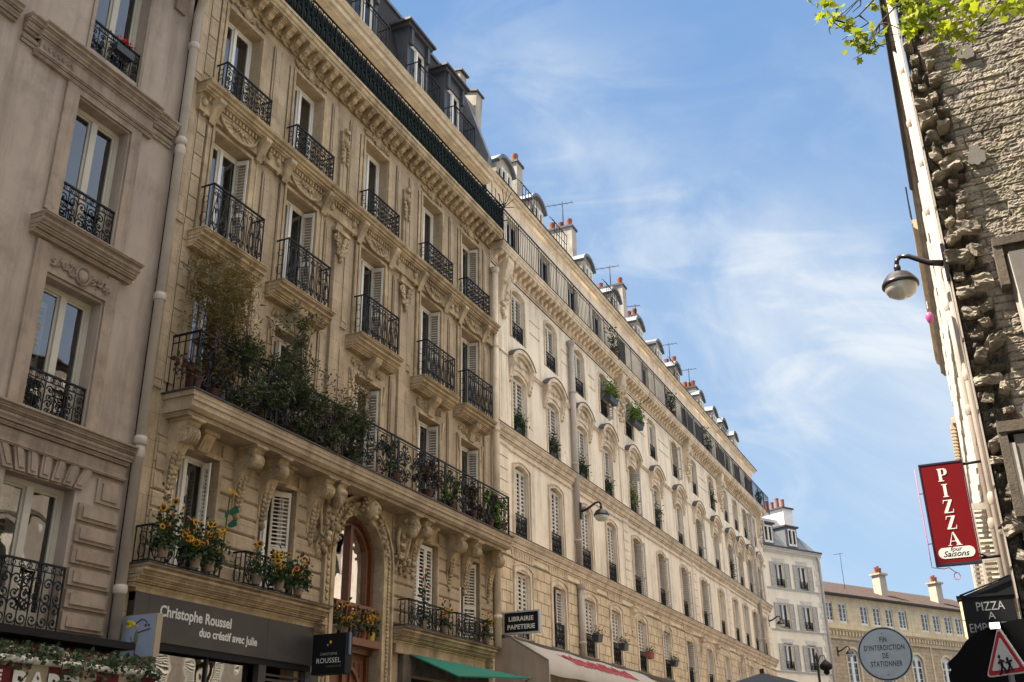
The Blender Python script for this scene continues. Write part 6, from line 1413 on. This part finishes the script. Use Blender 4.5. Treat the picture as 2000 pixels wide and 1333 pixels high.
SF = [('sunflowers with red blooms on the lower balcony nearest the greige house', 12.22, 4.95, 15, .24, .80, .42, .45, None), ('large bunch of yellow sunflowers in the middle of the first lower balcony', 12.92, 4.90, 30, .34, .62, .46, .0, None),
      ('sunflowers in a pale pot beside the big yellow bunch under the teal leaves', 13.25, 4.90, 18, .26, .60, .46, .05, M_potw), ('few tall sunflowers before the louvred shutter above the brown shopfront lettering', 14.55, 4.90, 5, .14, .62, .42, .0, None),
      ('yellow sunflowers in the middle of the second lower balcony', 15.15, 4.88, 22, .32, .52, .46, .0, None), ('yellow and orange sunflowers on the lower balcony nearest the arched doorway', 15.72, 4.88, 14, .26, .55, .46, .3, None),
      ('sunflowers beside the closed white shutter above the green awning', 21.55, 4.88, 5, .14, .62, .40, .1, None), ('sunflowers at the last lower balcony beside the cream downpipe', 23.75, 4.88, 7, .20, .58, .42, .2, None),
      ('tall dark flower spray before the closed white shutter on the third lower balcony', 20.72, 4.88, 6, .10, 1.25, .30, 1.0, None)]
for s_ in SF: sunflowers(s_[0], s_[1], s_[2], s_[3], s_[4], s_[5], s_[6], s_[7], s_[8], leaf=420 if s_[3] > 7 else 130)
for k, (x, n_, pm, lb) in enumerate(((17.62, 4, M_potw, 'leftmost of the five sunflower pots on the wooden ledge of the arched doorway'), (18.0, 6, M_potw, 'second from the left of the sunflower pots on the wooden door ledge'), (18.38, 7, M_potk, 'sunflowers in a dark pot on the wooden door ledge'), (18.72, 6, M_pot, 'terracotta pot of sunflowers next to the yellow pot on the door ledge'), (19.05, 6, M_poty, 'sunflowers in a yellow pot on the wooden door ledge'))):
    sunflowers(lb, x, 4.452, n_ + 3, .17, .46, -.02, 0, pm, leaf=150)
t = thing('cloth_sunflower', 'artificial sunflower with big green leaves fixed beside the first lower window', 'decoration', (13.95, FY - .12, 6.0))
mb = MB(); mb.tube([(0, 0, -.55), (.0, .05, .38)], .014, 5); link('stem', mb.mesh('stem', L_bright), t)
mb = MB()
for sx_, z_ in ((.8, .10), (-.45, .0), (.7, -.14)): mb.add([(0, -.05, z_), (.09 * sx_, -.10, z_ + .09), (.2 * sx_, -.12, z_ + .11), (.30 * sx_, -.09, z_ + .02), (.18 * sx_, -.05, z_ - .03), (.08 * sx_, -.04, z_ - .04)], [(0, 1, 2, 3, 4, 5)])
link('leaves', mb.mesh('leaves', mat('teal_cloth_leaf', (.005, .09, .055), .7), False), t); f = link('flower_head', pet[0], t, (0, -.07, .42)); f.rotation_euler[0] = -.9; f.scale = (1.6, 1.6, 1.6)
# planters on the long cream building
def planter(label, x, z, n, m, o=.12, w=.34, h=.36, s=.10, trough=True, trail=0.0):
    if trail: o = -.06; w = min(w, .34); z -= .06
    t = thing('window_planter', label, 'planter', (x, FY - o, z), 0, 'planters at the windows of the long cream building')
    mb = MB(); mb.extr([(-.09, 0), (.09, 0), (.13, .22), (-.13, .22)], -w, w) if not trail else mb.extr([(-.05, 0), (.05, 0), (.07, .12), (-.07, .12)], -w * .6, w * .6); link('trough', mb.mesh('trough', M_potk if trough else M_pot), t)
    link('foliage', leaves(n, lambda R: (R.gauss(0, w * .5), R.gauss(0, .10), .22 + abs(R.gauss(0, h * .5)) - (trail * R.random() if R.random() < .5 else 0)), s, .35, int(x * 7 + z)).mesh('foliage', m, False), t)
planter('dark trough of bright green grass at a fourth floor window, nearer of the two', 34.95, 14.92, 800, L_bright, .30, .42, .55, .14)
planter('dark trough overflowing with bright green grass at a fourth floor window, farther of the two', 37.9, 14.85, 1100, L_bright, .32, .55, .6, .15)
for x, z, m, lb in ((26.94, 11.5, L_dark, 'dark bushy plant behind the railing of the first hooded window'), (29.65, 11.5, L_ivy, 'green plant behind the railing of the second hooded window'), (32.3, 11.45, L_dark, 'dark green plant behind the railing of the third hooded window'), (34.9, 11.45, L_dark, 'dark trailing plant at the fourth hooded window'), (37.8, 11.75, L_bright, 'spreading green plant at the fifth hooded window'), (41.0, 11.75, L_ivy, 'spreading green plant at the sixth hooded window'), (54.0, 11.7, L_dark, 'small plant at the hooded window third from the far end')):
    planter(lb, x, z, 620, m, .04, .34, .5, .11, True, .45)
planter('climbing plant at the fourth floor window beside the far pilaster', 51.2, 14.7, 500, L_ivy, .12, .6, .8, .12, True, .6)
for x, lb in ((32.35, 'dark pot with dry grass on a first floor railing, nearest'), (34.95, 'brown pot with small shrub on the second potted first floor railing'), (37.9, 'long terracotta pot on the third potted first floor railing'), (41.1, 'dark pot with a green plant on the farthest potted first floor railing')):
    planter(lb, x, 5.85, 160, L_rust if x < 33 else L_dark, .22, .20, .25, .08, x != 37.9)

# ------------------------------------------------------------------ plane tree overhead at the right
t = thing('plane_tree', 'plane tree branches with fresh yellow green leaves hanging before the rubble gable', 'tree', (9.4, -5.2, 0))
mb = MB(); T = lambda *p_: [(x - 9.4, -(y + 5.2), z) for x, y, z in p_]
mb.tube(T((9.4, -5.2, 0), (9.5, -5.1, 3), (9.4, -4.8, 6), (9.6, -4.4, 9), (9.8, -4.2, 12)), .26, 10, taper=.35); link('trunk', mb.mesh('trunk', M_bark), t)
mb = MB()
BR = [((9.5, -4.6, 7.5), (10.0, -3.4, 9.6), (10.3, -2.2, 10.3), (10.5, -1.0, 10.25), (10.5, -.35, 10.0)), ((10.4, -1.5, 10.4), (10.5, -.6, 10.5), (10.5, .1, 10.2), (10.5, .42, 9.98)), ((10.5, -.35, 10.0), (10.5, -.05, 9.75), (10.5, .05, 9.55)),
      ((10.5, -.2, 10.25), (10.5, .15, 9.95), (10.5, .40, 9.85)), ((10.3, -2.2, 10.3), (10.5, -1.5, 9.8), (10.5, -1.15, 9.4), (10.5, -.85, 9.15)), ((10.5, -1.0, 10.25), (10.5, -.75, 9.8), (10.5, -.60, 9.5)),
      ((9.7, -4.3, 9.5), (9.2, -2.8, 11.5), (9.0, -1.8, 12.5)), ((9.8, -4.2, 11), (10.8, -3.5, 12.8), (11.2, -2.6, 13.6))]
R_ = random.Random(31)
for k in range(26):
    b0 = BR[R_.choice([0, 1, 2, 3, 4, 5])]; q = R_.randrange(1, len(b0)); p0_ = b0[q]
    BR.append((p0_, (p0_[0] + R_.uniform(-.05, .1), p0_[1] + R_.uniform(-.12, .12), p0_[2] - R_.uniform(.0, .12)), (p0_[0] + R_.uniform(-.1, .15), p0_[1] + R_.uniform(-.28, .28), p0_[2] - R_.uniform(.05, .26))))
for b in BR: mb.tube(T(*b), .012 if b[0][0] > 10.2 else .07, 6, taper=.3)
link('branches', mb.mesh('branches', M_bark), t)
vis = [((10.5, .52, 10.22), .13, 46), ((10.5, .42, 10.05), .10, 24), ((10.5, .30, 9.86), .08, 16), ((10.5, .22, 9.62), .12, 34), ((10.5, .05, 9.53), .10, 30), ((10.5, .18, 10.42), .07, 8), ((10.5, -.02, 10.12), .07, 9),
       ((10.5, -.28, 10.1), .16, 46), ((10.5, -.42, 9.88), .18, 52), ((10.5, -.52, 9.66), .15, 44), ((10.5, -.38, 9.55), .12, 26), ((10.5, -.66, 10.0), .12, 22), ((10.5, -.78, 9.72), .15, 34), ((10.5, -.85, 9.35), .17, 54), ((10.5, -.72, 9.28), .10, 18), ((10.5, -1.05, 9.5), .12, 26), ((10.5, -1.2, 9.9), .2, 36), ((10.5, -1.35, 9.6), .16, 30), ((10.5, -1.55, 9.7), .2, 40), ((10.5, -1.0, 10.0), .2, 20)]
mbL = MB()
for i, (c, r, n) in enumerate(vis):
    m_ = leaves(int(n * .62), lambda R: (c[0] - 9.4 + R.gauss(0, r * 1.2), c[1] + 5.2 + R.gauss(0, r * .62), c[2] + R.gauss(0, r * .5)), .118, 1, 50 + i, 'plane'); mbL.add(m_.v, m_.f)
m_ = leaves(2600, lambda R: (R.gauss(.2, 1.1), 1.6 + R.gauss(0, 1.0) - .2, 12.8 + R.gauss(0, 1.0)), .16, 1, 99, 'plane'); mbL.add(m_.v, m_.f)
m_ = leaves(15000, lambda R: (-4.8 + R.gauss(0, 2.8), .9 - abs(R.gauss(0, 2.0)) , 9.2 + R.gauss(0, 1.9)), .25, 1, 98, 'plane'); mbL.add(m_.v, m_.f)  # extra unseen leaves, added to block sky and darken the lower left fronts
link('crown', mbL.mesh('crown', L_plane, False), t)

# ------------------------------------------------------------------ unseen house opposite, added to block low sky and darken the lower left
B6 = Bld('added_opposite_house', 'unseen grey brown house added behind the plane tree, opposite the greige plastered house', (13.0, -8.5, 0), pi, 0)
hs = [(a, a + 1.1, z0, z0 + 1.9) for a in (1.5, 4.5, 7.5, 10.5, 13.5, 16.5, 19.5, 22.5) for z0 in (1.2, 4.6, 7.8, 10.8)]
mb = MB(); wall(mb, 0, 26, 0, 13.5, hs, .25, .5); mb.box(0, 26, -9, -.8, 0, 13.49); B6.part('wall', mb, [mat('grey_brown_render', (.26, .22, .18), .9, .15, 1.5, .3), M_room])
for h_ in hs:
    fr = B6.at('window', cached(('b6f',), lambda: casement(1.1, 1.9, .07), [M_frame]), (h_[0] + h_[1]) / 2, -.2, h_[2]); B6.at('pane', cached(('b6p',), lambda: pane_mesh(1.1, 1.9), [M_glassd], False), 0, .03, 0, fr)
mb = MB(); moulding(mb, 0, 26, 13.8, [(.12, .4), (.18, .2)]); B6.part('cornice', mb, [M_b3t]); mb = MB(); mb.extr([(.1, 13.8), (-4, 16.2), (-9, 13.8)], 0, 26); B6.part('roof', mb, [M_zinc])
